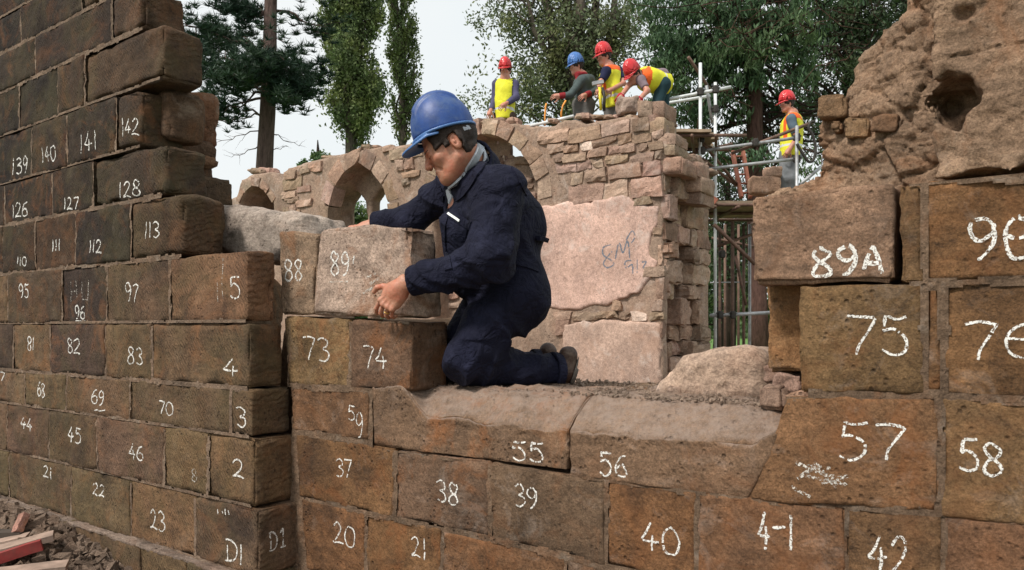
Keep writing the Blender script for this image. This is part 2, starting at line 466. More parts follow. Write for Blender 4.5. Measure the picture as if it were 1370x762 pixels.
# ------------------------------------------------------------------ stones
def block(name, quad, c0, depth, parent, mat, col, org, seed=0, res=0.016, r=0.012, lo=0.004, hi=0.0022, chip=0.02, flat=False, dres=None, rough=None, world_xf=False, back=True, **props):
    """A stone: quad = (u,z) of its four front corners BL, BR, TR, TL, front face at c0, reaching back `depth`."""
    q = [Vector((a, b)) for a, b in quad]
    wu = ((q[1]-q[0]).length+(q[2]-q[3]).length)/2
    wz = ((q[3]-q[0]).length+(q[2]-q[1]).length)/2
    nu = max(2, int(round(wu/res))); nz = max(2, int(round(wz/res)))
    dres = dres or res*1.5
    nd = max(2, min(int(round(depth/dres)), 30 if dres < res*1.4 else 12))
    r = min(r, wu*0.35, wz*0.35, depth*0.35)
    # spacing: finer rows near the edges so that they round off well
    def ts(n, L):
        if n <= 4: return [i/n for i in range(n+1)]
        e = min(r*0.9/L, 0.15)
        return [0, e*0.4, e] + [e+(1-2*e)*i/(n-2) for i in range(1, n-2)] + [1-e, 1-e*0.4, 1]
    TU, TZ, TD = ts(nu, wu), ts(nz, wz), ts(nd, depth)
    nu, nz, nd = len(TU)-1, len(TZ)-1, len(TD)-1
    idx = {}; V = []
    so = Vector((seed*3.17 % 50, seed*1.31 % 50, seed*0.77 % 50))
    for i in range(nu+1):
        for k in range(nz+1):
            for j in range(nd+1):
                if 0 < i < nu and 0 < k < nz and 0 < j < nd: continue
                tu, tz, td = TU[i], TZ[k], TD[j]
                x, y, z = (tu-0.5)*wu, (td-0.5)*depth, (tz-0.5)*wz
                ix = max(-wu/2+r, min(wu/2-r, x)); iy = max(-depth/2+r, min(depth/2-r, y)); iz = max(-wz/2+r, min(wz/2-r, z))
                d = Vector((x-ix, y-iy, z-iz)); L = d.length
                if L > 1e-9: d /= L
                nx, ny, nz_ = ix+d.x*r, iy+d.y*r, iz+d.z*r
                tu2, tz2 = nx/wu+0.5, nz_/wz+0.5
                p2 = (q[0]*(1-tu2)+q[1]*tu2)*(1-tz2)+(q[3]*(1-tu2)+q[2]*tu2)*tz2
                p = Vector((p2.x, c0+depth/2+ny, p2.y))
                s = p+so
                e = 1.0-max(abs(d.x), abs(d.y), abs(d.z)) if L > 1e-9 else 0
                a = lo*noise.noise(s*5.0)+lo*0.6*noise.noise(s*13.0)+hi*noise.noise(s*34.0)+hi*0.8*noise.noise(s*70.0)
                if chip and e > 0.02: a -= chip*max(0.0, noise.noise(s*8.0)+0.12)*min(1, e*3.2)
                if rough: a += rough(tu, tz, td, s)
                V.append(p+d*a)
                idx[(i, j, k)] = len(V)-1
    Fc = []
    def quadf(a, b, c_, d_): Fc.append((a, b, c_, d_))
    for i in range(nu):
        for k in range(nz):
            quadf(idx[i, 0, k], idx[i+1, 0, k], idx[i+1, 0, k+1], idx[i, 0, k+1])
            if back: quadf(idx[i, nd, k], idx[i, nd, k+1], idx[i+1, nd, k+1], idx[i+1, nd, k])
    for j in range(nd):
        for k in range(nz):
            quadf(idx[0, j, k], idx[0, j, k+1], idx[0, j+1, k+1], idx[0, j+1, k])
            quadf(idx[nu, j, k], idx[nu, j+1, k], idx[nu, j+1, k+1], idx[nu, j, k+1])
        for i in range(nu):
            quadf(idx[i, j, 0], idx[i, j+1, 0], idx[i+1, j+1, 0], idx[i+1, j, 0])
            quadf(idx[i, j, nz], idx[i+1, j, nz], idx[i+1, j+1, nz], idx[i, j+1, nz])
    bv = BVHTree.FromPolygons([tuple(v) for v in V], Fc)
    cu = sum(a for a, b in quad)/4; cz = min(b for a, b in quad)
    org = Vector(org)
    ctr = Vector((cu, c0+depth/2, cz))
    me = py_mesh(name, [v-ctr for v in V], Fc, not flat and res < .05)
    if parent is not None:
        o = new_obj(name, me, mat, parent, ctr-org, 0.0, **props)
    else:
        o = new_obj(name, me, mat, None, W(*ctr), ANG, **props)
    o.color = (col[0]*1.02, col[1]*.915, col[2]*.86, 1)
    o_info = dict(o=o, bvh=bv, ctr=ctr, quad=quad, c0=c0)
    return o_info

def chips(n, s, rg):
    """n broken chips: skewed boxes of size s (n,) -> vertices (n,8,3) and shared faces"""
    base = np.array([[x, y, z] for z in (-1, 1) for y in (-1, 1) for x in (-1, 1)], float)
    V = base[None]*rg.uniform(.25, 1.0, (n, 1, 3))+rg.normal(size=(n, 8, 3))*.22
    V *= s[:, None, None]
    q = rg.normal(size=(n, 4)); q /= np.linalg.norm(q, axis=1)[:, None]
    w, x, y, z = q.T
    Rm = np.stack([1-2*(y*y+z*z), 2*(x*y-z*w), 2*(x*z+y*w), 2*(x*y+z*w), 1-2*(x*x+z*z), 2*(y*z-x*w), 2*(x*z-y*w), 2*(y*z+x*w), 1-2*(x*x+y*y)], 1).reshape(n, 3, 3)
    V = np.einsum('nij,nkj->nki', Rm, V)
    fc = np.array([[0, 2, 3, 1], [4, 5, 7, 6], [0, 1, 5, 4], [2, 6, 7, 3], [0, 4, 6, 2], [1, 3, 7, 5]])
    return V, (fc[None]+8*np.arange(n)[:, None, None]).reshape(-1, 4)

# ------------------------------------------------------------------ chalk writing
GLYPH = {
 '0': [[(.5, 1), (.15, .85), (.02, .5), (.15, .12), (.5, 0), (.85, .14), (.98, .5), (.85, .87), (.5, 1)]],
 '1': [[(.5, 1), (.52, .5), (.48, 0)]],
 'I': [[(.2, .8), (.5, 1), (.52, .5), (.5, 0)], [(.15, 0), (.85, 0)]],
 '2': [[(.05, .78), (.3, .98), (.65, .97), (.8, .75), (.6, .45), (.25, .15), (.0, .02)], [(.0, .02), (.5, .06), (1, .0)]],
 '3': [[(.05, .88), (.45, 1), (.85, .85), (.8, .65), (.4, .53), (.85, .42), (.98, .2), (.6, .0), (.1, .08)]],
 '4': [[(.6, 1), (.3, .6), (.0, .36)], [(.0, .36), (.5, .33), (1, .38)], [(.66, .62), (.68, .3), (.66, 0)]],
 '5': [[(.2, .98), (.12, .58)], [(.12, .58), (.5, .66), (.9, .45), (.88, .14), (.45, 0), (.02, .1)], [(.2, .98), (.55, .97), (.95, 1)]],
 '6': [[(.85, .97), (.4, .82), (.08, .45), (.12, .12), (.5, 0), (.88, .14), (.85, .42), (.5, .52), (.12, .36)]],
 '7': [[(.0, .94), (.5, .98), (1, .95)], [(1, .95), (.75, .6), (.5, .25), (.38, 0)]],
 '8': [[(.75, .9), (.4, 1), (.12, .8), (.35, .56), (.75, .4), (.92, .16), (.5, 0), (.1, .14), (.25, .42), (.65, .58), (.88, .8), (.75, .93)]],
 '9': [[(.85, .78), (.55, 1), (.12, .88), (.08, .62), (.4, .48), (.8, .62), (.88, .85)], [(.88, .8), (.86, .45), (.6, .1), (.3, 0)]],
 'A': [[(.0, .0), (.25, .5), (.5, 1)], [(.5, 1), (.75, .5), (1, .0)], [(.15, .36), (.5, .4), (.85, .36)]],
 'D': [[(.15, 1), (.2, .5), (.15, 0)], [(.0, .98), (.5, .98), (.95, .7), (.98, .3), (.6, .02), (.0, .02)]],
 'O': [[(.5, 1), (.15, .85), (.02, .5), (.15, .12), (.5, 0), (.85, .14), (.98, .5), (.85, .87), (.5, 1)], [(.1, .55), (.45, .5), (.9, .52)]],
 'E': [[(.95, .98), (.4, .85), (.05, .5), (.2, .15), (.6, .0), (1, .1)], [(.05, .52), (.5, .55), (1, .5)]],
 "'": [[(.6, 1), (.3, 0)]],
 '-': [[(0, .5), (1, .55)]],
 '~': [[(0, .4), (.3, .7), (.6, .3), (1, .6)]],
}
def catmull(pts, n=8):
    if len(pts) < 3: 
        return [tuple(pts[0][k]+(pts[-1][k]-pts[0][k])*i/n for k in (0, 1)) for i in range(n+1)]
    out = []
    Pp = [pts[0]]+list(pts)+[pts[-1]]
    for i in range(1, len(Pp)-2):
        p0, p1, p2, p3 = Pp[i-1:i+3]
        for s in range(n):
            t = s/n
            out.append(tuple(0.5*((2*p1[k])+(-p0[k]+p2[k])*t+(2*p0[k]-5*p1[k]+4*p2[k]-p3[k])*t*t+(-p0[k]+3*p1[k]-3*p2[k]+p3[k])*t**3) for k in (0, 1)))
    out.append(tuple(pts[-1]))
    return out
def ribbon(lines, project, width, rnd, drop=0.03, name='chalk'):
    """lines: list of polylines in (u,z); project(u,z)-> 3D point just proud of the surface"""
    V = []; Fc = []
    for ln in lines:
        # resample at about 3 mm
        pts = [Vector(p) for p in ln]
        tot = sum((pts[i+1]-pts[i]).length for i in range(len(pts)-1))
        step = max(width*0.5, 0.0025)
        n = max(2, int(tot/step))
        res = []; acc = 0; i = 0; target = 0
        cum = [0]
        for a, b in zip(pts, pts[1:]): cum.append(cum[-1]+(b-a).length)
        for k in range(n+1):
            t = tot*k/n
            while i < len(pts)-2 and cum[i+1] < t: i += 1
            f = (t-cum[i])/max(cum[i+1]-cum[i], 1e-6)
            res.append(pts[i].lerp(pts[i+1], min(max(f, 0), 1)))
        prev = None
        for k, p in enumerate(res):
            d = (res[min(k+1, n)]-res[max(k-1, 0)])
            if d.length < 1e-7: d = Vector((1, 0))
            d.normalize(); nn = Vector((-d.y, d.x))
            w = width*(0.46+0.10*rnd.uniform(-1, 1)+0.20*noise.noise(Vector((k*.11, tot*37, 0))))*(0.75 if k in (0, n) else 1)
            j = nn*rnd.uniform(-.08, .08)*width
            row = []
            for s in (-1, 0, 1):
                pt = project(*(p+j+nn*w*s))
                if pt is None: row = None; break
                row.append(pt)
            if row is None or rnd.random() < drop: prev = None; continue
            b0 = len(V); V += row
            if prev is not None:
                Fc += [(prev, prev+1, b0+1, b0), (prev+1, prev+2, b0+2, b0+1)]
            prev = b0
    return V, Fc
def chalk_text(text, x0, y0, x1, y1, stone, c, seed=0, width_px=2.3, tilt=0.0, mat=None, name='chalk_number', sk=0.0):
    """handwritten characters in the photo rectangle, written on the stone's real face"""
    rnd = random.Random(seed*13+5)
    n = len(text)
    wd = {"1": .45, "'": .25, 'I': .6}
    tot = sum(wd.get(ch, 1) for ch in text)+0.22*(n-1)
    x = 0; lines = []
    for ch in text:
        w = wd.get(ch, 1)
        dy = rnd.uniform(-.05, .05)
        for st in GLYPH[ch]:
            pts = [((x+(p[0]+rnd.uniform(-.05, .05))*w)/tot, p[1]+rnd.uniform(-.04, .04)+dy) for p in st]
            sm = catmull(pts)
            ln = []
            for (a, b) in sm:
                px = x0+(x1-x0)*a+sk*(y1-y0)*(b-.5); py = y1-(y1-y0)*b+tilt*(a-.5)
                ln.append(pw(px, py, c))
            lines.append(ln)
        x += w+0.22
    a = (0.5*(x0+x1)-CX)/F
    Y = c/(B.y+B.x*a)
    width = width_px*Y/F
    return write(lines, stone, width, rnd, mat or M_CHALK, name)
def write(lines, stone, width, rnd, mat, name, axis='c'):
    bv = stone['bvh']; ctr = stone['ctr']; last = [stone['c0']]
    def project(u, z):
        h = bv.ray_cast(Vector((u, stone['c0']-0.25, z)), Vector((0, 1, 0)), 0.6)
        if h[0] is None: return None
        cc = h[0].y
        if cc > last[0]+0.03: return None
        return Vector((u, cc-0.0014, z))-ctr
    V, Fc = ribbon(lines, project, width, rnd)
    if not Fc: return None
    me = py_mesh(name, V, Fc, True)
    return new_obj(name, me, mat, stone['o'])

# ================================================================== SETTING
def sheet(name, x0, x1, y0, y1, z, nx, ny, amp, freq, mat, kind='structure'):
    xs = np.linspace(x0, x1, nx); ys = np.linspace(y0, y1, ny)
    X, Y = np.meshgrid(xs, ys, indexing='ij')
    Z = z + amp*fbm(X, Y, X*0, freq, 4, 3)
    V = np.stack([X.ravel(), Y.ravel(), Z.ravel()], 1)
    i = np.arange(nx-1)[:, None]*ny+np.arange(ny-1)[None, :]
    Fq = np.stack([i, i+ny, i+ny+1, i+1], -1).reshape(-1, 4)
    o = new_obj(name, np_mesh(name, V, Fq), mat)
    o['kind'] = kind
    return o
M_SOIL = stone_mat('trodden_soil', rust=0.1, grime=0.4, tool=0, pale=0.4, bumpk=1.5, palecol=(0.30, 0.25, 0.2))
M_GRASS = plain_mat('lawn_grass', (0.085, 0.17, 0.03), 0.9, 0.45, 3.0, 0.6, 8, 0.05)
g = sheet('ground', -260, 260, -12, 500, 0.0, 60, 60, 0.0, 1, M_GRASS)
g2 = sheet('site_ground', -9, 9, -3, 15, 0.03, 120, 120, 0.03, 1.5, M_SOIL); g2.color = (0.17, 0.125, 0.09, 1)

# ================================================================== LEFT WALL
def lin(c): return tuple(((v/255+0.055)/1.055)**2.4 if v > 10 else v/255/12.92 for v in c)
def jit(c, k=0.12):
    f = 1+random.uniform(-k, k)
    return tuple(max(0.01, v*f*(1+random.uniform(-.05, .05))) for v in c)
UL = pw(-160, 0, C_LEFT)[0]
org_l = (UL, C_LEFT, -EYE)
wall_l = thing('ruined_wall', 'tall dark sooty sandstone wall at the left, rising in broken steps, with numbers from 21 to 142 chalked on it', 'wall', W(*org_l), ANG)
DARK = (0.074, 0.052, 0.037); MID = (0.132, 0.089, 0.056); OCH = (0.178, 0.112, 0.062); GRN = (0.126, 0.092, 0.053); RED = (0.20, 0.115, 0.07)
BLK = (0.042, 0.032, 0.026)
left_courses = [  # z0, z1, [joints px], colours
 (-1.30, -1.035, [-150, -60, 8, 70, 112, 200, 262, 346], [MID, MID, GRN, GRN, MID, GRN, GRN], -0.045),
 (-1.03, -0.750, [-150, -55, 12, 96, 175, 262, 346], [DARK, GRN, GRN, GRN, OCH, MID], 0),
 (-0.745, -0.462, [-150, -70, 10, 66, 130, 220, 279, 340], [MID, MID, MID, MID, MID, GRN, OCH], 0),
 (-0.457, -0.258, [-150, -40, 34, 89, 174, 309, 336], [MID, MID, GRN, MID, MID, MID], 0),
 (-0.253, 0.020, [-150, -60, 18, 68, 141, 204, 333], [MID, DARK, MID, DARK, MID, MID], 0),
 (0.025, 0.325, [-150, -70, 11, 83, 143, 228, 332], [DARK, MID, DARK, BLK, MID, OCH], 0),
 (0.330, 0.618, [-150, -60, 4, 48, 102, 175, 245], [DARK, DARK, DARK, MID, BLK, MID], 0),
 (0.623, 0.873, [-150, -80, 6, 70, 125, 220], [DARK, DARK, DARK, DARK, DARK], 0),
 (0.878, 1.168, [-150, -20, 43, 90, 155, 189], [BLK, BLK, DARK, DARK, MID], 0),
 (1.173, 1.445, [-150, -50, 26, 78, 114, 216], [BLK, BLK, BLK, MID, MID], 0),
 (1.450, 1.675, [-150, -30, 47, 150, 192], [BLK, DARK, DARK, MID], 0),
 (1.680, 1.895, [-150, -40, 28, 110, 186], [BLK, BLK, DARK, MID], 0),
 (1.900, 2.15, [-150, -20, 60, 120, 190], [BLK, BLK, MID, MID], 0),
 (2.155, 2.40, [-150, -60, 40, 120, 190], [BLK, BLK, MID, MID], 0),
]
left_blocks = []
nB = 0
for ci, (z0, z1, js, cols, dc) in enumerate(left_courses):
    for k in range(len(js)-1):
        a = pw(js[k], 0, C_LEFT)[0]; b = pw(js[k+1], 0, C_LEFT)[0]
        last = k == len(js)-2
        c0 = C_LEFT+dc+random.uniform(-.004, .004)
        dep = 0.215
        if k == len(js)-2 and ci < 6: dep = (0.25, 0.245, 0.215, 0.195, 0.165, 0.13)[ci]
        rough = None
        t1, b1 = z1, z0
        if last and ci >= 6:
            dep = 0.24
            ph = random.uniform(0, 9)
            def rough(tu, tz, td, s, ph=ph):   # torn and chopped end
                e = max(0.0, (tu-0.6)/0.4)
                return -0.022*e*(0.5+noise.noise(s*6+Vector((ph, 0, 0))))-0.012*e*abs(noise.noise(s*17+Vector((0, ph, 0))))
        vis = js[k+1] > 0
        g_ = 0.0025
        col = jit(cols[k])
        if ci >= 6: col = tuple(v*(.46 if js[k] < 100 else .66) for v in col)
        u1 = b-g_ if not (last and ci < 6) else b
        # slightly wandering beds and joints
        wob = lambda: random.uniform(-.006, .006)
        quad = [(a+g_+wob()*.5, z0+g_), (u1+(0 if last else wob()*.5), z0+g_), (u1+(0 if last else wob()*.5), z1-g_), (a+g_+wob()*.5, z1-g_)]
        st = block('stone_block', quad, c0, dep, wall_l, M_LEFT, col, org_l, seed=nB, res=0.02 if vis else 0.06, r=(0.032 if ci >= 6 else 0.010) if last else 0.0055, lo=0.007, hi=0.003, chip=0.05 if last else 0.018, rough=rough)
        st['px'] = (js[k], js[k+1]); st['z'] = (z0, z1)
        left_blocks.append(st); nB += 1
# overhanging torn stones and the hollow at the ragged end
def rq(x0, y0, x1, y1, c):
    return [pw(x0, y1, c), pw(x1, y1, c), pw(x1, y0, c), pw(x0, y0, c)]
def rag(amp, f=4.0):
    ph = random.uniform(0, 20)
    return lambda tu, tz, td, s: amp*noise.fractal(s*f+Vector((ph, 0, 0)), 0.7, 2.1, 3)
hollow = [
 (188, 116, 226, 186, C_LEFT+0.11, 0.20, MID, 0.014),
 (120, -6, 196, 25, C_LEFT+0.14, 0.18, MID, 0.02),
 (214, 116, 236, 168, C_LEFT+0.34, 0.25, RED, 0.022),
 (214, 158, 239, 186, C_LEFT+0.36, 0.25, RED, 0.022),
 (214, 180, 237, 206, C_LEFT+0.34, 0.25, MID, 0.024),
 (212, 200, 241, 218, C_LEFT+0.33, 0.25, RED, 0.018),
 (206, 210, 230, 236, C_LEFT+0.30, 0.25, MID, 0.02),
 (222, 229, 250, 272, C_LEFT+0.36, 0.30, MID, 0.012),
 (228, 262, 250, 300, C_LEFT+0.38, 0.30, MID, 0.012),
]
for k, (x0, y0, x1, y1, c, d, col, am) in enumerate(hollow):
    block('rubble_stone', rq(x0, y0, x1, y1, c), c, d, wall_l, M_CORE, jit(tuple(v*.8 for v in col)), org_l, seed=500+k, res=0.018, r=0.03, lo=0.012, hi=0.003, chip=0.03, rough=rag(am))
# core behind the facing
def boxcore(name, u0, u1, c0, c1, z0, z1, parent, org, mat, col, h=0.03, amp=0.03, seed=0):
    G = Grid((u0-.1, c0-.1, z0-.05), (u1+.1, c1+.1, z1+.1), h)
    D = G.box(((u0+u1)/2, (c0+c1)/2, (z0+z1)/2), ((u1-u0)/2, (c1-c0)/2, (z1-z0)/2), rad=0.03)
    D = D + amp*fbm(G.X, G.Y, G.Z, 5, 3, seed)
    V, Q = surface_nets(D, G.lo, h)
    o = new_obj(name, np_mesh(name, V-np.array(org), Q), mat, parent)
    o.color = (*col, 1)
    return o
uE = {}
for (px_end, z0, z1) in [(380, -1.3, 0.28), (300, 0.28, 0.60), (275, 0.60, 0.84), (252, 0.84, 1.40), (228, 1.4, 2.38)]:
    ue = pw(px_end, 0, C_LEFT+.72)[0]
    boxcore('rubble_core', UL, ue-0.03, C_LEFT+0.17, C_LEFT+0.75, z0, z1, wall_l, org_l, M_CORE, (0.15, 0.10, 0.06), 0.045, 0.02, int(px_end))
# mortar in the joints
def mortar_sheet(parent, org, c, rects, u0, u1, z0, z1, mat, col, blocks, step=0.007, seed=0, amp=0.003):
    us = np.arange(u0, u1, step); zs = np.arange(z0, z1, step)
    U, Z = np.meshgrid(us, zs, indexing='ij')
    Cc = c+amp*fbm(U, Z, U*0, 30, 3, seed)+amp*1.2*vnoise(U, Z, U*0, 4, seed+5)
    ins = np.zeros(U.shape, bool)
    for (a, b, q, w) in rects:
        ins |= (U > a) & (U < b) & (Z > q) & (Z < w)
    wob = .005*vnoise(U, Z, U*0, 14, seed+9)+.003*vnoise(U, Z, U*0, 45, seed+10)
    for s_ in blocks:
        q = s_['quad']
        a0 = min(p[0] for p in q); a1 = max(p[0] for p in q); b0 = min(p[1] for p in q); b1 = max(p[1] for p in q)
        i0, i1 = np.searchsorted(us, [a0, a1]); k0, k1 = np.searchsorted(zs, [b0, b1])
        if i1 <= i0 or k1 <= k0: continue
        sd = poly_sdf(U[i0:i1, k0:k1], Z[i0:i1, k0:k1], q)
        ins[i0:i1, k0:k1] &= ~(sd < -.0105+wob[i0:i1, k0:k1])
    V = np.stack([U.ravel(), Cc.ravel(), Z.ravel()], 1)-np.array(org)
    nz = len(zs)
    i = np.arange(len(us)-1)[:, None]*nz+np.arange(nz-1)[None, :]
    cell = ins[:-1, :-1] & ins[1:, :-1] & ins[:-1, 1:] & ins[1:, 1:]
    Fq = np.stack([i, i+nz, i+nz+1, i+1], -1)[cell]
    used = np.unique(Fq); remap = np.full(len(V), -1); remap[used] = np.arange(len(used))
    o = new_obj('mortar', np_mesh('mortar', V[used], remap[Fq]), mat, parent)
    o.color = (*col, 1)
    return o
rects = []
for (z0, z1, js, cols, dc) in left_courses[1:]:
    rects.append((UL, pw(js[-1], 0, C_LEFT)[0]-0.012, z0-0.01, z1-0.008))
mortar_sheet(wall_l, org_l, C_LEFT-0.001, rects, UL, pw(336, 0, C_LEFT)[0], -1.05, 2.4, M_MORTAR, (0.215, 0.150, 0.105), left_blocks, seed=4)
# ledge of mortar on the plinth
block('plinth_ledge', [(pw(-120, 0, C_LEFT)[0], -1.048), (pw(344, 0, C_LEFT)[0], -1.048), (pw(344, 0, C_LEFT)[0], -1.030), (pw(-120, 0, C_LEFT)[0], -1.030)], C_LEFT-0.046, 0.06, wall_l, M_GRIT, (0.27, 0.225, 0.19), org_l, seed=640, res=0.02, dres=0.01, r=0.008, lo=0.006, hi=0.004, rough=rag(0.005, 12))

def find(blocks, px, py, c):
    u, z = pw(px, py, c)
    best = None; bd = 1e9
    for s in blocks:
        q = s['quad']
        u0 = min(q[0][0], q[3][0]); u1 = max(q[1][0], q[2][0]); z0 = min(q[0][1], q[1][1]); z1 = max(q[2][1], q[3][1])
        d = max(u0-u, 0, u-u1)+max(z0-z, 0, z-z1)
        if d < bd: bd = d; best = s
    return best
left_text = [
 ('139', 16, 210, 38, 231, -5), ('140', 56, 195, 76, 215, -4), ('141', 108, 177, 130, 202, -4), ('142', 163, 157, 184, 180, -3),
 ('126', 16, 271, 37, 290, -3), ('127', 86, 264, 106, 280, -2), ('128', 158, 242, 186, 263, -2),
 ('110', 23, 343, 37, 355, 0), ('111', 69, 320, 82, 336, 0), ('112', 120, 321, 137, 338, 0), ('113', 195, 297, 214, 319, 0),
 ('95', 27, 380, 39, 398, 1), ('96', 99, 409, 113, 427, 1), ('97', 168, 379, 186, 404, 2), ('5', 308, 370, 322, 398, 0),
 ('81', 37, 450, 46, 468, 2), ('82', 91, 452, 108, 472, 2), ('83', 171, 464, 190, 487, 3), ('4', 299, 478, 319, 502, 2),
 ('7', -1, 498, 6, 511, 2), ('68', 50, 511, 60, 530, 3), ('69', 124, 521, 140, 541, 3), ('70', 212, 537, 231, 554, 3), ('3', 316, 543, 329, 570, 2),
 ('44', 30, 558, 44, 574, 5), ('45', 91, 572, 108, 593, 6), ('46', 174, 594, 192, 615, 6), ('2', 311, 615, 326, 639, 4),
 ('21', 58, 624, 70, 639, 4), ('22', 125, 647, 140, 662, 5), ('23', 201, 683, 219, 709, 7), ('D1', 304, 724, 328, 752, 5)]
for k, (t, x0, y0, x1, y1, tl) in enumerate(left_text):
    s = find(left_blocks, (x0+x1)/2, (y0+y1)/2, C_LEFT)
    chalk_text(t, x0, y0, x1, y1, s, C_LEFT, seed=k, width_px=2.0 if x0 < 290 else 2.6, tilt=tl)
for k, (t, x0, y0, x1, y1) in enumerate([('-', 100, 427, 113, 431), ('~', 127, 547, 142, 550)]):
    chalk_text(t, x0, y0, x1, y1, find(left_blocks, (x0+x1)/2, y0-3, C_LEFT), C_LEFT, seed=70+k, width_px=1.8, name='chalk_line')
chalk_text('8', 256, 628, 263, 645, find(left_blocks, 260, 636, C_LEFT), C_LEFT, seed=80, width_px=2, mat=M_CHALK_FAINT)
# faint scratched frame above 96 and tally ticks
def px_lines(lines, stone, c, wpx, mat, name, seed=0):
    out = [[pw(x, y, c) for x, y in ln] for ln in lines]
    a = (lines[0][0][0]-CX)/F; Y = c/(B.y+B.x*a)
    return write(out, stone, wpx*Y/F, random.Random(seed), mat, name)
px_lines([[(94, 376), (94, 403)], [(101, 374), (102, 398)], [(108, 376), (109, 400), (117, 401), (117, 374)], [(94, 390), (101, 389)]], find(left_blocks, 108, 390, C_LEFT), C_LEFT, 1.6, M_CHALK_FAINT, 'chalk_line', 1)
px_lines([[(293, 680), (294, 687)], [(299, 681), (300, 686)], [(303, 680), (304, 688)], [(307, 682), (308, 688)]], find(left_blocks, 300, 700, C_LEFT), C_LEFT, 1.8, M_CHALK, 'chalk_line', 2)
px_lines([[(299, 345), (299, 400)], [(292, 372), (292, 406)]], find(left_blocks, 300, 390, C_LEFT), C_LEFT, 1.5, M_CHALK_FAINT, 'chalk_line', 3)
# D1 again on the shaded return: written on the end face (constant u)
def write_end(text, x0, y0, x1, y1, stone, uend, wpx, seed):
    rnd = random.Random(seed); bv = stone['bvh']; ctr = stone['ctr']
    def unp(px, py):
        a = (px-CX)/F      # ray (a,1): u = R.x a Y + R.y Y ; solve for Y on u = uend
        Y = uend/(R.x*a+R.y); return (B.x*a*Y+B.y*Y, (HY-py)/F*Y)
    lines = []; x = 0; tot = len(text)+0.25*(len(text)-1)
    for ch in text:
        for st in GLYPH[ch]:
            lines.append([unp(x0+(x1-x0)*(x+a)/tot, y1-(y1-y0)*b-8*((x+a)/tot-.5)) for a, b in catmull(st)])
        x += 1.25
    def project(c, z):
        h = bv.ray_cast(Vector((uend+0.2, c, z)), Vector((-1, 0, 0)), 0.6)
        if h[0] is None: return None
        return Vector((h[0].x+0.0014, c, z))-ctr
    V, Fc = ribbon(lines, project, wpx*3.1/F, rnd)
    if Fc: new_obj('chalk_number', py_mesh('chalk_number', V, Fc, True), M_CHALK, stone['o'])
sD = find(left_blocks, 320, 730, C_LEFT)
write_end('DI', 360, 709, 384, 733, sD, sD['quad'][1][0], 2.4, 5)

# ================================================================== FRONT WALL
UF = pw(330, 0, C_FRONT)[0]
org_f = (UF, C_FRONT, -EYE)
wall_f = thing('ruined_wall', 'low brown sandstone wall with a wide open window gap and chalked numbers, the man kneeling on its sill', 'wall', W(*org_f), ANG)
CF = C_FRONT
def Q4(bl, br, tr, tl, c=CF): return [pw(*bl, c), pw(*br, c), pw(*tr, c), pw(*tl, c)]
OR1 = (0.225, 0.130, 0.062); BR1 = (0.205, 0.128, 0.068); GY1 = (0.195, 0.134, 0.084); YE1 = (0.220, 0.145, 0.075); RD1 = (0.195, 0.108, 0.056); GYP = (0.36, 0.27, 0.20)
def sillpost_none(p): return p
front = {}
specs = [
 ('73', (386,514),(467,519),(467,427),(381,424), YE1, .205, {}),
 ('74', (469,519),(550,524),(551,431),(470,428), GY1, .205, dict(chip=.04)),
 ('59', (392,574),(494,589),(495,523),(389,518), BR1, .24, {}),
 ('37', (400,664),(527,692),(528,601),(396,580), OR1, .25, {}),
 ('38', (530,692),(654,718),(655,618),(531,603), GY1, .25, {}),
 ('39', (657,719),(809,755),(810,642),(658,620), GY1, .25, {}),
 ('40', (812,755),(930,784),(931,659),(813,644), RD1, .25, {}),
 ('41', (933,785),(1130,826),(1130,679),(934,660), BR1, .25, {}),
 ('42', (1133,826),(1262,852),(1262,689),(1133,680), BR1, .25, {}),
 ('42b', (1265,852),(1420,885),(1420,706),(1265,691), BR1, .25, {}),
 ('20', (410,760),(489,784),(489,687),(404,668), RD1, .25, {}),
 ('21', (492,784),(589,810),(590,708),(491,688), RD1, .25, {}),
 ('22f', (592,811),(755,860),(757,746),(593,709), RD1, .25, {}),
 ('23f', (758,861),(930,905),(930,787),(759,748), GY1, .25, {}),
 ('57', (1003,667),(1256,687),(1255,531),(1052,531), BR1, .30, {}),
 ('58', (1261,688),(1420,706),(1420,540),(1260,532), BR1, .30, {}),
 ('75', (1072,525),(1236,526),(1234,380),(1068,382), YE1, .12, {}),
 ('75s', (1238,526),(1262,526),(1260,381),(1237,381), OR1, .20, dict(lo=.010, chip=.05)),
 ('76', (1265,527),(1430,534),(1430,376),(1263,379), OR1, .25, {}),
 ('90s', (1204,377),(1236,377),(1236,246),(1203,246), YE1, .20, {}),
 ('90', (1239,377),(1440,372),(1440,238),(1238,242), OR1, .25, {}),
]
for k, (nm, bl, br, tr, tl, col, dep, kw) in enumerate(specs):
    a = dict(res=0.013, r=0.006, lo=0.007, hi=0.0032, chip=0.03); a.update(kw)
    front[nm] = block('stone_block', Q4(bl, br, tr, tl), CF+random.uniform(-.003, .003), dep, wall_f, M_STONE, jit(col, .14), org_f, seed=1000+k, **a)
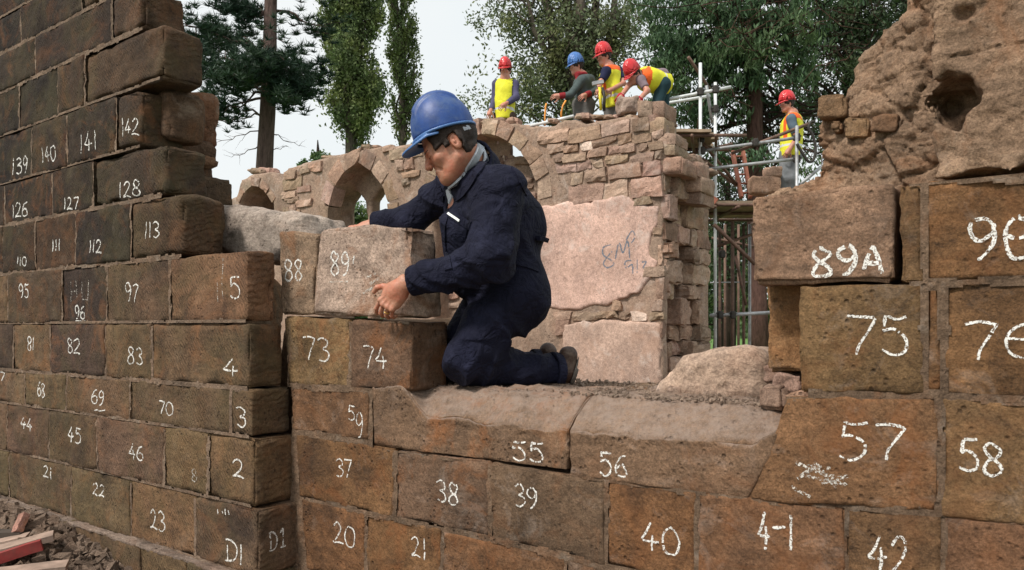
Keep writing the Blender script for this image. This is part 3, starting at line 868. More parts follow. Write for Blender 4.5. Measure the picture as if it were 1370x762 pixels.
# right-hand blocks beyond the frame and the lowest course
for k, (x0, x1, za, zb) in enumerate([(1423, 1600, -.46, -.163), (1423, 1600, -.745, -.465), (933, 1100, -1.03, -.75), (1103, 1262, -1.03, -.75), (1265, 1420, -1.03, -.75), (1434, 1600, -.16, .105), (1443, 1600, .11, .36),
                                      (392, 520, -1.29, -1.035), (523, 700, -1.29, -1.035), (703, 930, -1.29, -1.035), (933, 1262, -1.29, -1.035), (1265, 1600, -1.29, -1.035)]):
    a = pw(x0, 0, CF)[0]; b = pw(x1, 0, CF)[0]
    block('stone_block', [(a, za), (b, za), (b, zb), (a, zb)], CF, .24, wall_f, M_STONE, jit(BR1, .1), org_f, seed=1100+k, res=0.05)
front_blocks = list(front.values())
# sill stones with a weathered slope at the front
def sill(x0, x1, x0b, x1b, col, seed, zb, dep=0.44):
    zt = -0.222
    a = pw(x0b, 0, CF)[0]; b = pw(x1b, 0, CF)[0]; a2 = pw(x0, 0, CF)[0]; b2 = pw(x1, 0, CF)[0]
    st = block('sill_stone', [(a, zb), (b, zb), (b2, zt), (a2, zt)], CF, dep, None, M_SILL, col, org_f, seed=seed, res=0.014, dres=0.016, r=0.008, lo=0.006, hi=0.003, chip=0.02)
    o = st['o']; me = o.data; ctr = st['ctr']
    for v in me.vertices:
        c = v.co.y+ctr.y; z = v.co.z+ctr.z; u = v.co.x+ctr.x
        ft = min(max((c-CF+.012*noise.noise(Vector((u*7, 2, 1))))/0.17, 0), 1)
        s_ = math.sin(ft*math.pi/2)**.9
        s_ = max(s_, min(1, max(0, (pw(572, 0, CF)[0]-u)/.12)), min(1, max(0, (u-pw(1002, 0, CF)[0])/.14)))
        top = -0.338+(-0.226+0.338)*s_+0.014*noise.noise(Vector((u*8, c*8, 3)))+0.008*noise.noise(Vector((u*24, c*24, 8)))+0.005*noise.noise(Vector((u*60, c*60, 8)))
        v.co.z = zb+(z-zb)*(top-zb)/(zt-zb)-ctr.z
    me.update()
    V = [v.co+ctr for v in me.vertices]; Fc = [tuple(p.vertices) for p in me.polygons]
    st['bvh'] = BVHTree.FromPolygons([tuple(v) for v in V], Fc)
    o.parent = wall_f; o.location = ctr-Vector(org_f); o.rotation_euler = (0, 0, 0)
    return st
front['55'] = sill(498, 761, 499, 758, (0.22, 0.150, 0.098), 1201, -.464)
front['56'] = sill(763, 1046, 761, 1001, (0.22, 0.150, 0.098), 1202, -.479)
# core of the wall
GC = (0.24, 0.155, 0.095)
boxcore('rubble_core', UF, pw(536, 0, CF)[0]-0.18, CF+0.17, CF+0.85, -1.3, 0.03, wall_f, org_f, M_CORE, GC, 0.04, 0.02, 5)
boxcore('rubble_core', pw(500, 0, CF)[0]-.5, pw(1090, 0, CF)[0]+.1, CF+0.20, CF+0.95, -1.3, -0.25, wall_f, org_f, M_CORE, GC, 0.03, 0.012, 6)
boxcore('rubble_core', pw(1120, 0, CF)[0], pw(1560, 0, CF)[0], CF+0.14, CF+0.85, -1.3, 0.34, wall_f, org_f, M_CORE, GC, 0.04, 0.015, 7)
block('rubble_stone', rq(1026, 352, 1150, 498, CF+.13), CF+.13, .3, wall_f, M_CORE, (0.33, 0.20, 0.10), org_f, seed=1300, res=0.012, r=0.012, lo=0.006, hi=0.004, chip=0.03, rough=rag(0.006, 20))
rects = []
def mr(x0, x1, z0, z1): rects.append((pw(x0, 0, CF)[0], pw(x1, 0, CF)[0], z0, z1))
mr(388, 1560, -1.28, -.468); mr(390, 500, -.47, -.24); mr(384, 548, -.26, .03); mr(1050, 1560, -.47, -.18); mr(1080, 1560, -.2, .108); mr(1215, 1560, .1, .36)
mortar_sheet(wall_f, org_f, CF-0.0005, rects, pw(384, 0, CF)[0], pw(1560, 0, CF)[0], -1.29, .37, M_MORTAR, (0.205, 0.135, 0.088), list(front.values()), seed=9, step=0.006)

# torn, weathered masonry high on the right, with the deep hole
def upper_mass():
    h = 0.0072
    ua = pw(1000, 0, CF+.12)[0]; ub = pw(1560, 0, CF)[0]
    G = Grid((ua-.05, CF-.05, .335), (ub, CF+.62, 1.22), h)
    cb = CF+.16
    core = [pw(x, y, cb) for x, y in [(1012,285),(1014,258),(1034,249),(1066,240),(1083,226),(1084,195),(1088,165),(1093,133),(1118,126),(1131,95),(1138,66),(1156,56),(1176,42),(1206,30),(1219,14),(1223,-60),(1250,-250),(1700,-250),(1700,285)]]
    X2 = G.X[:, :, 0]; Z2 = G.Z[0]
    d2 = poly_sdf(X2, Z2, core)[:, None, :]
    X, Y, Z = G.X, G.Y, G.Z
    lump = fbm(X, Y*0.6, Z, 7, 2, 11)
    # rough core face set back, leaning away towards its left end
    uedge = pw(1247, 0, CF)[0]
    back = 0.10+0.10*np.clip((uedge-X)/0.3, 0, 1)+0.13*np.clip((Z-0.5)/0.7, 0, 1)*np.clip((uedge-X)/0.2, 0, 1)
    face = np.maximum(CF+back-Y, Y-(CF+.55))
    D = smax(d2, face, 0.03)
    ash = np.maximum(np.maximum(uedge+0.010*vnoise(X*0, Y, Z, 9, 3)-X, CF+0.004-Y), Y-(CF+.5))
    ash = np.maximum(ash, 0.362-Z)
    D = smin(D, ash, 0.012)
    D = D+0.014*lump+0.008*fbm(X, Y, Z, 26, 3, 21)
    # horizontal bedding and broken stone courses in the core
    # hole
    hu, hz = pw(1276, 138, CF)
    tri = [pw(*q, CF) for q in [(1250, 118), (1262, 100), (1296, 101), (1307, 122), (1296, 152), (1284, 172), (1268, 166), (1252, 158)]]
    hole = smax(poly_sdf(X2, Z2, tri)[:, None, :]+0*Y, Y-(CF+.17)+.35*(hz-Z), .03)+0.014*fbm(X, Y, Z, 20, 3, 31)
    hole2 = G.ell((hu-.02, CF+0.10, hz+.045), (0.05, 0.14, 0.03))+0.012*fbm(X, Y, Z, 24, 2, 33)
    D = smax(D, -smin(hole, hole2, .02), 0.014)
    h3 = G.ell((*(lambda t: (t[0], CF-.005))(pw(1290, 12, CF)), pw(1290, 12, CF)[1]), (0.03, 0.05, 0.02))+0.008*fbm(X, Y, Z, 20, 2, 35)
    D = smax(D, -h3, 0.012)
    V, Qd = surface_nets(D, G.lo, h)
    def rel(x, y, z):
        inl = np.clip((uedge+.01-x)/.02, 0, 1)
        wz = z+.015*vnoise(x, y, z, 8, 5)
        d1, d2, rv = cells(x*8+.2*vnoise(x, y, z, 12, 6), y*5, wz*14, 91)
        e1, e2, ev = cells(x*24, y*22, wz*32, 95)
        f1, f2, fv = cells(x*70, y*60, wz*90, 97)
        r = inl*(.013*rv-.013*np.clip(1-(d2-d1)/.07, 0, 1))
        r = r+(.25+.75*inl)*(.0045*ev-.004*np.clip(1-(e2-e1)/.10, 0, 1)+.0022*fv)
        # pitted weathering and courses on the old face
        pit = np.clip(vnoise(x, y, z, 30, 41)-.25, 0, 1)*np.clip(vnoise(x, y, z, 7, 42)+.3, 0, 1)
        r = r-(1-inl)*.016*pit-.004*np.abs(fbm(x, y, z, 40, 3, 44))
        for zc in (.655, .955): r = r-(1-inl)*.010*np.clip(1-np.abs(z-zc-.006*vnoise(x, y*0, z*0, 9, 8))/.006, 0, 1)
        return r
    V = roughen(V, Qd, rel)
    o = new_obj('rubble_core', np_mesh('rubble_core', V-np.array(org_f), Qd), M_CORE, wall_f)
    o.color = (0.34, 0.222, 0.145, 1)
    return V, Qd
upper_mass()
for k, (x0, y0, x1, y1, c, am) in enumerate([(1096, 128, 1130, 155, CF+.17, .008), (1128, 157, 1162, 184, CF+.15, .010), (1110, 160, 1127, 176, CF+.16, .008), (1165, 154, 1200, 176, CF+.12, .008)]):
    block('rubble_stone', rq(x0, y0, x1, y1, c), c-.004, .12, wall_f, M_CORE, jit((0.25, 0.165, 0.10)), org_f, seed=1400+k, res=0.008, r=0.006, lo=0.006, hi=0.004, chip=0.04, rough=rag(am, 9))
# broken stones and grit on the sill
for k, (x0, y0, x1, y1, c, d, col) in enumerate([(1012, 516, 1048, 548, CF+.10, .10, (.45, .33, .26)), (1034, 500, 1072, 524, CF+.14, .12, (.50, .36, .30)), (1020, 488, 1066, 510, CF+.22, .12, (.45, .32, .26)), (1046, 524, 1080, 540, CF+.07, .08, (.42, .28, .2)),
        (868, 518, 884, 527, CF+.42, .08, (.4, .33, .28)), (893, 516, 910, 528, CF+.33, .08, (.45, .36, .3))]):
    block('rubble_stone', rq(x0, y0, x1, y1, c), c, d, wall_f, M_GRIT, col, org_f, seed=1500+k, res=0.008, r=0.012, lo=0.006, hi=0.002, chip=0.03, rough=rag(.012, 11))
def pebbles(name, n, us, cs, zf, smin_, smax_, mat, col, parent, org, seed):
    rg = np.random.default_rng(seed)
    u = rg.uniform(*us, n); c = rg.uniform(*cs, n)
    s = smin_+(smax_-smin_)*rg.random(n)**3
    z = zf(u, c)
    V, Fq = chips(n, s, rg)
    V = V+np.stack([u, c, z+s*.35], -1)[:, None]-np.array(org)
    o = new_obj(name, np_mesh(name, V.reshape(-1, 3), Fq, False), mat, parent); o.color = (*col, 1); o['kind'] = 'stuff'
    return o
u0s, u1s = pw(775, 0, CF+.2)[0], pw(1040, 0, CF+.2)[0]
pebbles('stone_chippings', 1500, (u0s, u1s), (CF+.12, CF+.42), lambda u, c: -0.228+0*u, .002, .008, M_GRIT, (.36, .265, .20), wall_f, org_f, 3)
pebbles('stone_chippings', 500, (pw(560, 0, CF+.2)[0], u0s), (CF+.06, CF+.5), lambda u, c: -0.226-np.clip(.13-(c-CF), 0, 1)*.7, .0015, .005, M_GRIT, (.34, .25, .19), wall_f, org_f, 4)
pebbles('stone_chippings', 1200, (pw(545, 0, CF+.5)[0], pw(1040, 0, CF+.5)[0]), (CF+.40, CF+.9), lambda u, c: -0.240+0*u, .002, .010, M_GRIT, (.36, .265, .20), wall_f, org_f, 5)

# chalk on the front wall
ft = [('73', '73', 406, 452, 441, 484, 3, 2.6), ('74', '74', 487, 464, 517, 493, 3, 2.6), ('59', '5', 467, 543, 476, 562, 2, 2.0), ('59', '9', 478, 552, 488, 587, 2, 2.0),
      ('37', '37', 450, 613, 470, 637, 3, 2.2), ('38', '38', 583, 644, 613, 674, 6, 2.8), ('39', '39', 690, 650, 720, 679, 6, 2.6), ('20', '20', 447, 701, 476, 729, 6, 2.4), ('21', '21', 551, 719, 571, 746, 6, 2.4),
      ('55', '55', 685, 591, 727, 617, 5, 3.2), ('56', '56', 802, 606, 840, 637, 6, 3.4), ('40', '40', 857, 704, 908, 741, 12, 3.6), ('41', '4-1', 1014, 685, 1062, 733, 3, 4.2), ('42', '42', 1162, 716, 1218, 764, 4, 4.0),
      ('57', '57', 1122, 567, 1210, 616, 6, 4.2), ('58', '58', 1283, 590, 1341, 632, 6, 4.6), ('75', '75', 1133, 424, 1215, 475, 5, 4.2), ('76', '7E', 1291, 430, 1388, 480, 3, 4.4), ('90', '9O', 1294, 289, 1384, 345, -4, 6.0)]
for k, (bk, t, x0, y0, x1, y1, tl, w) in enumerate(ft):
    chalk_text(t, x0, y0, x1, y1, front[bk], CF, seed=200+k, width_px=w*.86, tilt=tl)
px_lines([[(1065, 618), (1100, 632), (1130, 640)], [(1078, 622), (1112, 626)], [(1072, 634), (1120, 645), (1134, 648)], [(1060, 650), (1085, 664)], [(1090, 617), (1120, 652)], [(1068, 640), (1092, 622)], [(1100, 645), (1135, 636)]], front['57'], CF, 5.0, M_CHALK_FAINT, 'chalk_scuff', 8)

# ------------------------------------------------------------------ loose stones on the wall
b88 = block('stone_block', Q4((376, 420), (419, 421), (424, 311), (371, 309)), CF+.002, .22, None, M_STONE, (0.27, 0.205, 0.145), org_f, seed=2001, res=0.010, r=0.012, lo=0.006, chip=0.03)
tag(b88['o'], 'narrow upright squared sandstone chalked 88, standing left of the block the man is setting', 'stone block')
chalk_text('88', 380, 347, 404, 375, b88, CF, seed=301, width_px=2.6)
def r89(tu, tz, td, s):
    e = max(0, (tu-.62)/.38)
    return -0.028*e*max(0, tz-.55)*2.2-0.012*e*abs(noise.noise(s*7))*2
b89 = block('stone_block', Q4((421, 420), (556, 426), (550, 297), (430, 307)), CF-.010, .175, None, M_STONE, (0.46, 0.375, 0.315), org_f, seed=2002, res=0.010, r=0.016, lo=0.008, chip=0.04, rough=r89)
tag(b89['o'], 'pale rough sandstone block chalked 89, steadied by both hands of the kneeling man', 'stone block')
chalk_text('89', 445, 338, 470, 368, b89, CF, seed=302, width_px=2.6, mat=M_CHALK)
chalk_text("'", 473, 342, 480, 353, b89, CF, seed=303, width_px=2.2)
chalk_text('-', 443, 375, 468, 379, b89, CF, seed=304, width_px=2.0, mat=M_CHALK_FAINT, name='chalk_line')
px_lines([[(492, 372), (506, 366)], [(497, 380), (510, 372)], [(488, 392), (502, 384)]], b89, CF, 4, M_CHALK_FAINT, 'chalk_scuff', 12)
b89a = block('stone_block', Q4((1008, 380), (1196, 377), (1197, 244), (1005, 263)), CF-.008, .24, None, M_STONE, (0.375, 0.255, 0.175), org_f, seed=2003, res=0.010, r=0.014, lo=0.008, chip=0.04)
tag(b89a['o'], 'big sandstone block chalked 89A, overhanging the right end of the window gap', 'stone block')
chalk_text('89A', 1086, 330, 1182, 368, b89a, CF, seed=305, width_px=5.4, tilt=-3)

def boulder(name, ctr_px, Y, size, rot, mat, col, seed, h=0.01, amp=0.25, label=None, cat='boulder', planes=7, parent=None):
    """an angular lump: convex cut planes rounded and roughened; base at its lowest point"""
    rg = np.random.default_rng(seed)
    s = np.array(size)
    G = Grid(-s*1.25, s*1.25, h)
    D = G.ell((0, 0, 0), s*1.08)
    for _ in range(planes):
        n = rg.normal(size=3); n /= np.linalg.norm(n)
        ext = np.sqrt(((n*s)**2).sum())*rg.uniform(.62, .85)
        D = smax(D, G.plane((0, 0, 0), n)-ext, s.min()*.10)
    D = D+s.min()*amp*0.22*fbm(G.X, G.Y, G.Z, 1.3/s.min(), 4, seed)
    V, Q = surface_nets(D, G.lo, h)
    ca, sa = math.cos(rot), math.sin(rot)
    zmin = V[:, 2].min(); V[:, 2] -= zmin
    p = P(ctr_px[0], ctr_px[1], Y)
    o = new_obj(name, np_mesh(name, V, Q), mat, parent, (p[0], p[1], p[2]), rot)
    o.color = (*col, 1)
    if label: tag(o, label, cat)
    return o
def polyboulder(name, pts, c0, dep, mat, col, seed, h, label, cat='boulder', lean=0.0, amp=1.0):
    """a lump whose outline as seen is given in photo pixels on the wall-parallel plane c0; real depth `dep`"""
    poly = [pw(x, y, c0+dep*.35) for x, y in pts]
    us = [p[0] for p in poly]; zs = [p[1] for p in poly]
    G = Grid((min(us)-.05, c0-.05, min(zs)-.04), (max(us)+.05, c0+dep+.05, max(zs)+.05), h)
    d2 = poly_sdf(G.X[:, :, 0], G.Z[0], poly)[:, None, :]
    zc = (min(zs)+max(zs))/2
    fy = np.abs(G.Y-(c0+dep/2+lean*(G.Z-min(zs))))-dep/2
    D = smax(d2, fy, dep*.22)
    n1 = fbm(G.X, G.Y, G.Z, 6, 2, seed)
    D = D+amp*(0.012*n1+0.006*fbm(G.X, G.Y, G.Z, 24, 3, seed+4))
    V, Q = surface_nets(D, G.lo, h)
    c = np.array([np.mean(us), c0+dep/2, V[:, 2].min()])
    o = new_obj(name, np_mesh(name, V-c, Q), mat, None, W(*c), ANG)
    o.color = (*col, 1)
    tag(o, label, cat)
    return o
polyboulder('boulder', [(300, 300), (303, 281), (316, 275), (330, 276), (350, 280), (378, 283), (408, 284), (425, 290), (432, 320), (430, 350), (335, 350), (312, 338), (302, 320)], CF+.12, .34, M_GRIT, (0.50, 0.41, 0.345), 41, .010,
            'pale grey rough boulder lying on the wall top behind stones 5 and 88')
polyboulder('boulder', [(886, 524), (893, 505), (925, 479), (960, 467), (1000, 462), (1022, 465), (1034, 480), (1040, 540), (960, 538), (900, 534)], CF+.34, .30, M_PINK, (0.37, 0.265, 0.20), 43, .010,
            'large buff wedge shaped boulder resting on the sill at the right of the window gap')

# ================================================================== BACK WALL
CB = C_BACK
def pb(lst, c=CB): return [pw(x, y, c) for x, y in lst]
A_MAIN = [(437, 500), (437, 300), (438, 280), (445, 252), (458, 231), (477, 216), (495, 228), (510, 247), (518, 268), (519, 300), (519, 500)]
A_SMALL = [(318, 500), (318, 290), (319, 272), (326, 257), (340, 245), (354, 257), (363, 272), (364, 290), (364, 500)]
A_THREE = [(578, 500), (579, 280), (583, 247), (594, 216), (611, 195), (632, 182), (652, 178), (672, 184), (690, 197), (706, 216), (717, 243), (720, 268), (722, 500)]
OUT = [(180, 560), (180, 260), (250, 262), (300, 268), (314, 262), (319, 242), (334, 231), (363, 229), (371, 241), (377, 240), (379, 227), (400, 218), (437, 208), (461, 203), (481, 198), (529, 193), (570, 186), (612, 178), (640, 170), (662, 162), (687, 163), (709, 169), (738, 166), (766, 158), (782, 165), (807, 158), (826, 155), (853, 156), (872, 155), (888, 160), (889, 176), (903, 182), (903, 206), (886, 212), (886, 560)]
UB0 = pw(180, 0, CB)[0]; UB1 = pw(886, 0, CB)[0]
org_b = (UB0, CB, -EYE)
wall_b = thing('ruined_wall', 'thick ruined church wall of pinkish rubble with pointed arches and a patch of old plaster, behind the kneeling man', 'wall', W(*org_b), ANG)
def back_core():
    h = 0.05
    ul_, ur_ = pw(388, 0, CB)[0], pw(572, 0, CB)[0]
    G = Grid((UB0-.1, CB-.08, -1.3), (UB1+.5, CB+1.75, 3.35), h)
    X2 = G.X[:, :, 0]; Z2 = G.Z[0]
    d = poly_sdf(X2, Z2, pb(OUT))[:, None, :]
    D = np.maximum(d, np.maximum(CB+.020-G.Y, G.Y-np.where((G.X > ul_) & (G.X < ur_), CB+.74, CB+1.6)))
    uw = pw(596, 0, CB)[0]
    D = np.maximum(D, -G.box(((uw+UB1)/2+.3, CB+2.2, 2.58+1), ((UB1-uw)/2+.3, 1.75, 1.0)))     # worn top behind the lip
    D = np.maximum(D, -G.box((UB1+.2, CB+1.5, 3.25), (.75, 1.3, 1.0)))
    D = np.maximum(D, -G.box((UB1+.2, CB+.75, .6), (.42, .58, 1.7)))
    m = poly_sdf(X2, Z2, pb(A_MAIN))[:, None, :]
    D = np.maximum(D, -np.maximum(m, G.Y-(CB+.5)))
    for l in ([(459, 500), (460, 290), (464, 270), (476, 254), (487, 268), (491, 290), (491, 500)], [(497, 500), (497, 268), (509, 250), (522, 262), (531, 285), (531, 500)]):
        q = poly_sdf(X2, Z2, pb(l, CB+.5))[:, None, :]
        D = np.maximum(D, -q)
    s_ = poly_sdf(X2, Z2, pb(A_SMALL))[:, None, :]
    D = np.maximum(D, -np.maximum(s_, G.Y-(CB+1.2)))
    t = poly_sdf(X2, Z2, pb(A_THREE))[:, None, :]
    D = np.maximum(D, -np.maximum(t, G.Y-(CB+.42)))
    D = D+0.009*fbm(G.X, G.Y, G.Z, 4, 3, 61)
    V, Q = surface_nets(D, G.lo, h)
    o = new_obj('rubble_core', np_mesh('rubble_core', V-np.array(org_b), Q), M_PINK, wall_b)
    o.color = (0.30, 0.213, 0.160, 1)
back_core()
PK = [(0.325, 0.245, 0.192), (0.29, 0.220, 0.170), (0.36, 0.278, 0.226), (0.255, 0.192, 0.145), (0.32, 0.235, 0.184), (0.30, 0.232, 0.184)]
def inpoly(u, z, poly):
    c = False; n = len(poly)
    for i in range(n):
        a = poly[i]; b = poly[(i+1) % n]
        if (a[1] > z) != (b[1] > z) and u < (b[0]-a[0])*(z-a[1])/(b[1]-a[1])+a[0]: c = not c
    return c
P_OUT = pb(OUT)
PL1 = pb([(700, 285), (722, 277), (760, 267), (790, 270), (808, 263), (838, 261), (846, 270), (884, 274), (884, 297), (870, 315), (868, 340), (878, 349), (874, 366), (852, 392), (808, 410), (756, 416), (700, 405)])
PL2 = pb([(754, 432), (800, 429), (884, 430), (884, 560), (700, 560), (716, 520), (752, 518)])
def arch_stones(curve, width, size, c, start=0, end=None, name='voussoir', dep=.3, seed=0, cols=PK):
    pts = [Vector(p) for p in pb(curve)]
    cen = sum(pts, Vector((0, 0)))/len(pts)
    # resample the curve
    cum = [0]
    for a, b in zip(pts, pts[1:]): cum.append(cum[-1]+(b-a).length)
    n = max(3, int(cum[-1]/size))
    def at(t):
        for i in range(len(pts)-1):
            if cum[i+1] >= t or i == len(pts)-2:
                f = (t-cum[i])/(cum[i+1]-cum[i]); return pts[i].lerp(pts[i+1], f), (pts[i+1]-pts[i]).normalized()
    for k in range(n):
        t0 = cum[-1]*k/n+0.008; t1 = cum[-1]*(k+1)/n-0.008
        a, ta = at(t0); b, tb = at(t1)
        tm = (ta+tb).normalized() if (ta+tb).length > 0.1 else ta
        na = Vector((-ta.y, ta.x)); nb = Vector((-tb.y, tb.x)); nm = Vector((-tm.y, tm.x))
        na = (na+nm).normalized(); nb = (nb+nm).normalized()
        if (a-cen).dot(na) < 0: na, nb = -na, -nb
        w = width*random.uniform(.85, 1.15)
        quad = [tuple(a), tuple(b), tuple(b+nb*w), tuple(a+na*w)]
        block(name, quad, c+.01-random.uniform(0, .025), dep, wall_b, M_PINK, jit(random.choice(cols)), org_b, seed=3000+seed+k, res=.09, r=.010, lo=.012, hi=.006, chip=.04)
arch_stones([(437, 330), (437, 300), (438, 280), (445, 252), (458, 231), (477, 216), (495, 228), (510, 247), (518, 268), (519, 300), (519, 330)], .27, .36, CB, seed=0)
arch_stones([(319, 272), (326, 257), (340, 245), (354, 257), (363, 272)], .17, .26, CB, seed=50)
arch_stones([(582, 262), (585, 240), (594, 216), (611, 195), (632, 182), (652, 178), (672, 184), (690, 197), (706, 216), (717, 243), (720, 268)], .24, .27, CB, seed=80)
A_M2 = [(x-(22 if x < 477 else -22 if x > 477 else 0), y-18) for x, y in A_MAIN]
A_T2 = [(x+(21 if x > 652 else -21), y-14) for x, y in A_THREE]
A_S2 = [(x+(13 if x > 340 else -13), y-12) for x, y in A_SMALL]
holes = [pb(A_M2), pb(A_T2), pb(A_S2)]
tracery = []
z = -0.55; k = 0; cnt = 0
random.seed(21)
while z < 3.1:
    hgt = random.choice([.10, .13, .17, .2, .25])
    if z < 0.9: hgt *= 1.15
    u = UB0+1.7+random.uniform(0, .3)
    while u < UB1-0.02:
        w = random.uniform(.16, .5)*(1.1 if hgt > .17 else .9)
        if u+w > UB1-.1: w = UB1-u+random.uniform(-.03, .05)
        um = u+w/2; zm = z+hgt/2+.04*math.sin(um*1.7)+.02*math.sin(um*5)
        a_px = lambda u_, z_: None
        ok = inpoly(um, zm+hgt*.3, P_OUT) and not any(inpoly(um+s*w*.35, zm, hh) for hh in holes for s in (-1, 0, 1))
        if inpoly(um, zm, PL1) or inpoly(um, zm, PL2): ok = False
        pxm = CX+F*(W(um, CB, zm).x)/W(um, CB, zm).y
        if pxm < 560 and zm < 1.0: ok = False
        if ok and random.random() > .04:
            dz = zm-hgt/2
            wob = lambda: random.uniform(-.028, .028)
            g_ = .003
            quad = [(u+g_+wob(), dz+g_+wob()*.5), (u+w-g_+wob(), dz+g_+wob()*.5), (u+w-g_+wob(), dz+hgt-g_+wob()*.5), (u+g_+wob(), dz+hgt-g_+wob()*.5)]
            col = jit(random.choice(PK), .15)
            if random.random() < .05: col = (.66, .57, .50)
            block('stone_block', quad, CB-.004-random.uniform(.0, .030), .14, wall_b, M_PINK, col, org_b, seed=4000+cnt, res=.07, r=.007, lo=.018, hi=.014, chip=.05, dres=.07)
            cnt += 1
        u += w
    z += hgt
# stones inside the third arch's recess
for k in range(70):
    px = random.uniform(600, 718); py = random.uniform(190, 420)
    w = random.uniform(14, 26); hh = random.uniform(9, 15)
    q = rq(px-w/2, py-hh/2, px+w/2, py+hh/2, CB+.38)
    if not inpoly(*pw(px, py, CB), pb(A_THREE)): continue
    block('rubble_stone', q, CB+.36, .12, wall_b, M_PINK, jit(random.choice(PK), .15), org_b, seed=4600+k, res=.08, r=.03, lo=.03, hi=.01, chip=.04)
# tumbled capping stones along the top
random.seed(5)
for k in range(46):
    px = random.uniform(640, 880) if k > 8 else random.uniform(300, 520)
    ys = [(640, 168), (662, 161), (709, 168), (766, 158), (807, 158), (880, 156)] if px > 600 else [(300, 266), (334, 231), (365, 229), (379, 227), (437, 208), (520, 194)]
    y = np.interp(px, [a for a, b in ys], [b for a, b in ys])
    w = random.uniform(8, 20); hh = random.uniform(5, 11)
    cc = CB+random.uniform(.02, .5)
    yy = y-hh*.25*(cc-CB < .2)
    block('capping_stone', rq(px-w/2, yy-hh/2, px+w/2, yy+hh/2, CB+.1), cc, random.uniform(.12, .28), wall_b, M_PINK, jit(random.choice(PK), .2), org_b, seed=4700+k, res=.06, r=.04, lo=.03, hi=.01, chip=.05)
# big stones at the broken right-hand end, top
for k, (x0, y0, x1, y1, cc, d) in enumerate([(853, 134, 873, 157, CB, .4), (871, 135, 888, 158, CB+.02, .4), (862, 157, 889, 178, CB, .4), (880, 178, 904, 193, CB, .4), (884, 192, 903, 207, CB+.01, .4), (905, 214, 934, 236, CB+.5, .4), (900, 234, 938, 256, CB+.55, .5), (903, 254, 938, 272, CB+.6, .5),
        (884, 210, 912, 232, CB+.03, .5)]):
    block('stone_block', rq(x0, y0, x1, y1, cc), cc, d, wall_b, M_PINK, jit(random.choice(PK), .12), org_b, seed=4800+k, res=.045, r=.015, lo=.02, hi=.008, chip=.05)
# the torn end of the wall: stone ends and cavities
random.seed(11)
zz = -0.9; k = 0
while zz < 2.3:
    hgt = random.uniform(.19, .36)
    c = CB+.03
    while c < CB+1.5:
        d = random.uniform(.22, .55)
        if c+d > CB+1.25: d = CB+1.6-c
        rear = c+d > CB+1.5
        if random.random() > (.30 if not rear else 0.0):
            pr = random.uniform(-.14, .10) if not rear else random.uniform(-.01, .03)
            ue = UB1+pr
            block('stone_block', [(ue-.40, zz+.008), (ue, zz+.008+random.uniform(-.02, .02)), (ue, zz+hgt-.01), (ue-.40, zz+hgt-.01)], c+.01, d-.02, wall_b, M_PINK, jit(random.choice(PK), .14), org_b, seed=4900+k, res=.05, r=.018, lo=.03, hi=.014, chip=.07, dres=.06, rough=rag(.02, 6))
        k += 1; c += d
    zz += hgt
print('back stones', cnt, 'end', k)
def plaster(poly, c, seed, col, t=.05, crumble=.03):
    us = [p[0] for p in poly]; zs = [p[1] for p in poly]
    h = .028
    G = Grid((min(us)-.1, c-.06, max(min(zs), -1.25)-.0), (max(us)+.1, c+.14, max(zs)+.1), h)
    d2 = poly_sdf(G.X[:, :, 0], G.Z[0], poly)[:, None, :]+crumble*fbm(G.X, G.X*0, G.Z, 5, 4, seed)
    D = np.maximum(d2, np.maximum(c-G.Y, G.Y-(c+.11)))
    D = D+.007*fbm(G.X, G.Y*0, G.Z, 2.5, 3, seed+3)
    V, Q = surface_nets(D, G.lo, h)
    ctr = Vector((np.mean(us), c, np.mean(zs)))
    o = new_obj('plaster', np_mesh('plaster', V-np.array(ctr), Q), M_PLASTER, wall_b, ctr-Vector(org_b))
    o.color = (*col, 1)
    bv = BVHTree.FromPolygons([tuple(v) for v in V], [tuple(q) for q in Q.tolist()])
    return dict(o=o, bvh=bv, ctr=ctr, c0=c)
pl = plaster(PL1, CB-.012, 71, (0.50, 0.335, 0.275))
plaster(PL2, CB-.02, 72, (0.42, 0.295, 0.235))
gr = [[(818, 327), (808, 331), (808, 341), (817, 347), (822, 353), (814, 358), (808, 353), (813, 344), (820, 336)],
      [(824, 346), (829, 325), (834, 338), (840, 322), (843, 345)], [(838, 321), (846, 309), (850, 316), (845, 325)],
      [(845, 348), (837, 350), (838, 358), (846, 354), (847, 366)], [(853, 347), (853, 365)], [(857, 351), (865, 350), (861, 358), (868, 357)]]
px_lines([catmull(l) for l in gr], pl, CB, 2.1, M_PAINTBLUE, 'painted_scrawl', 3)

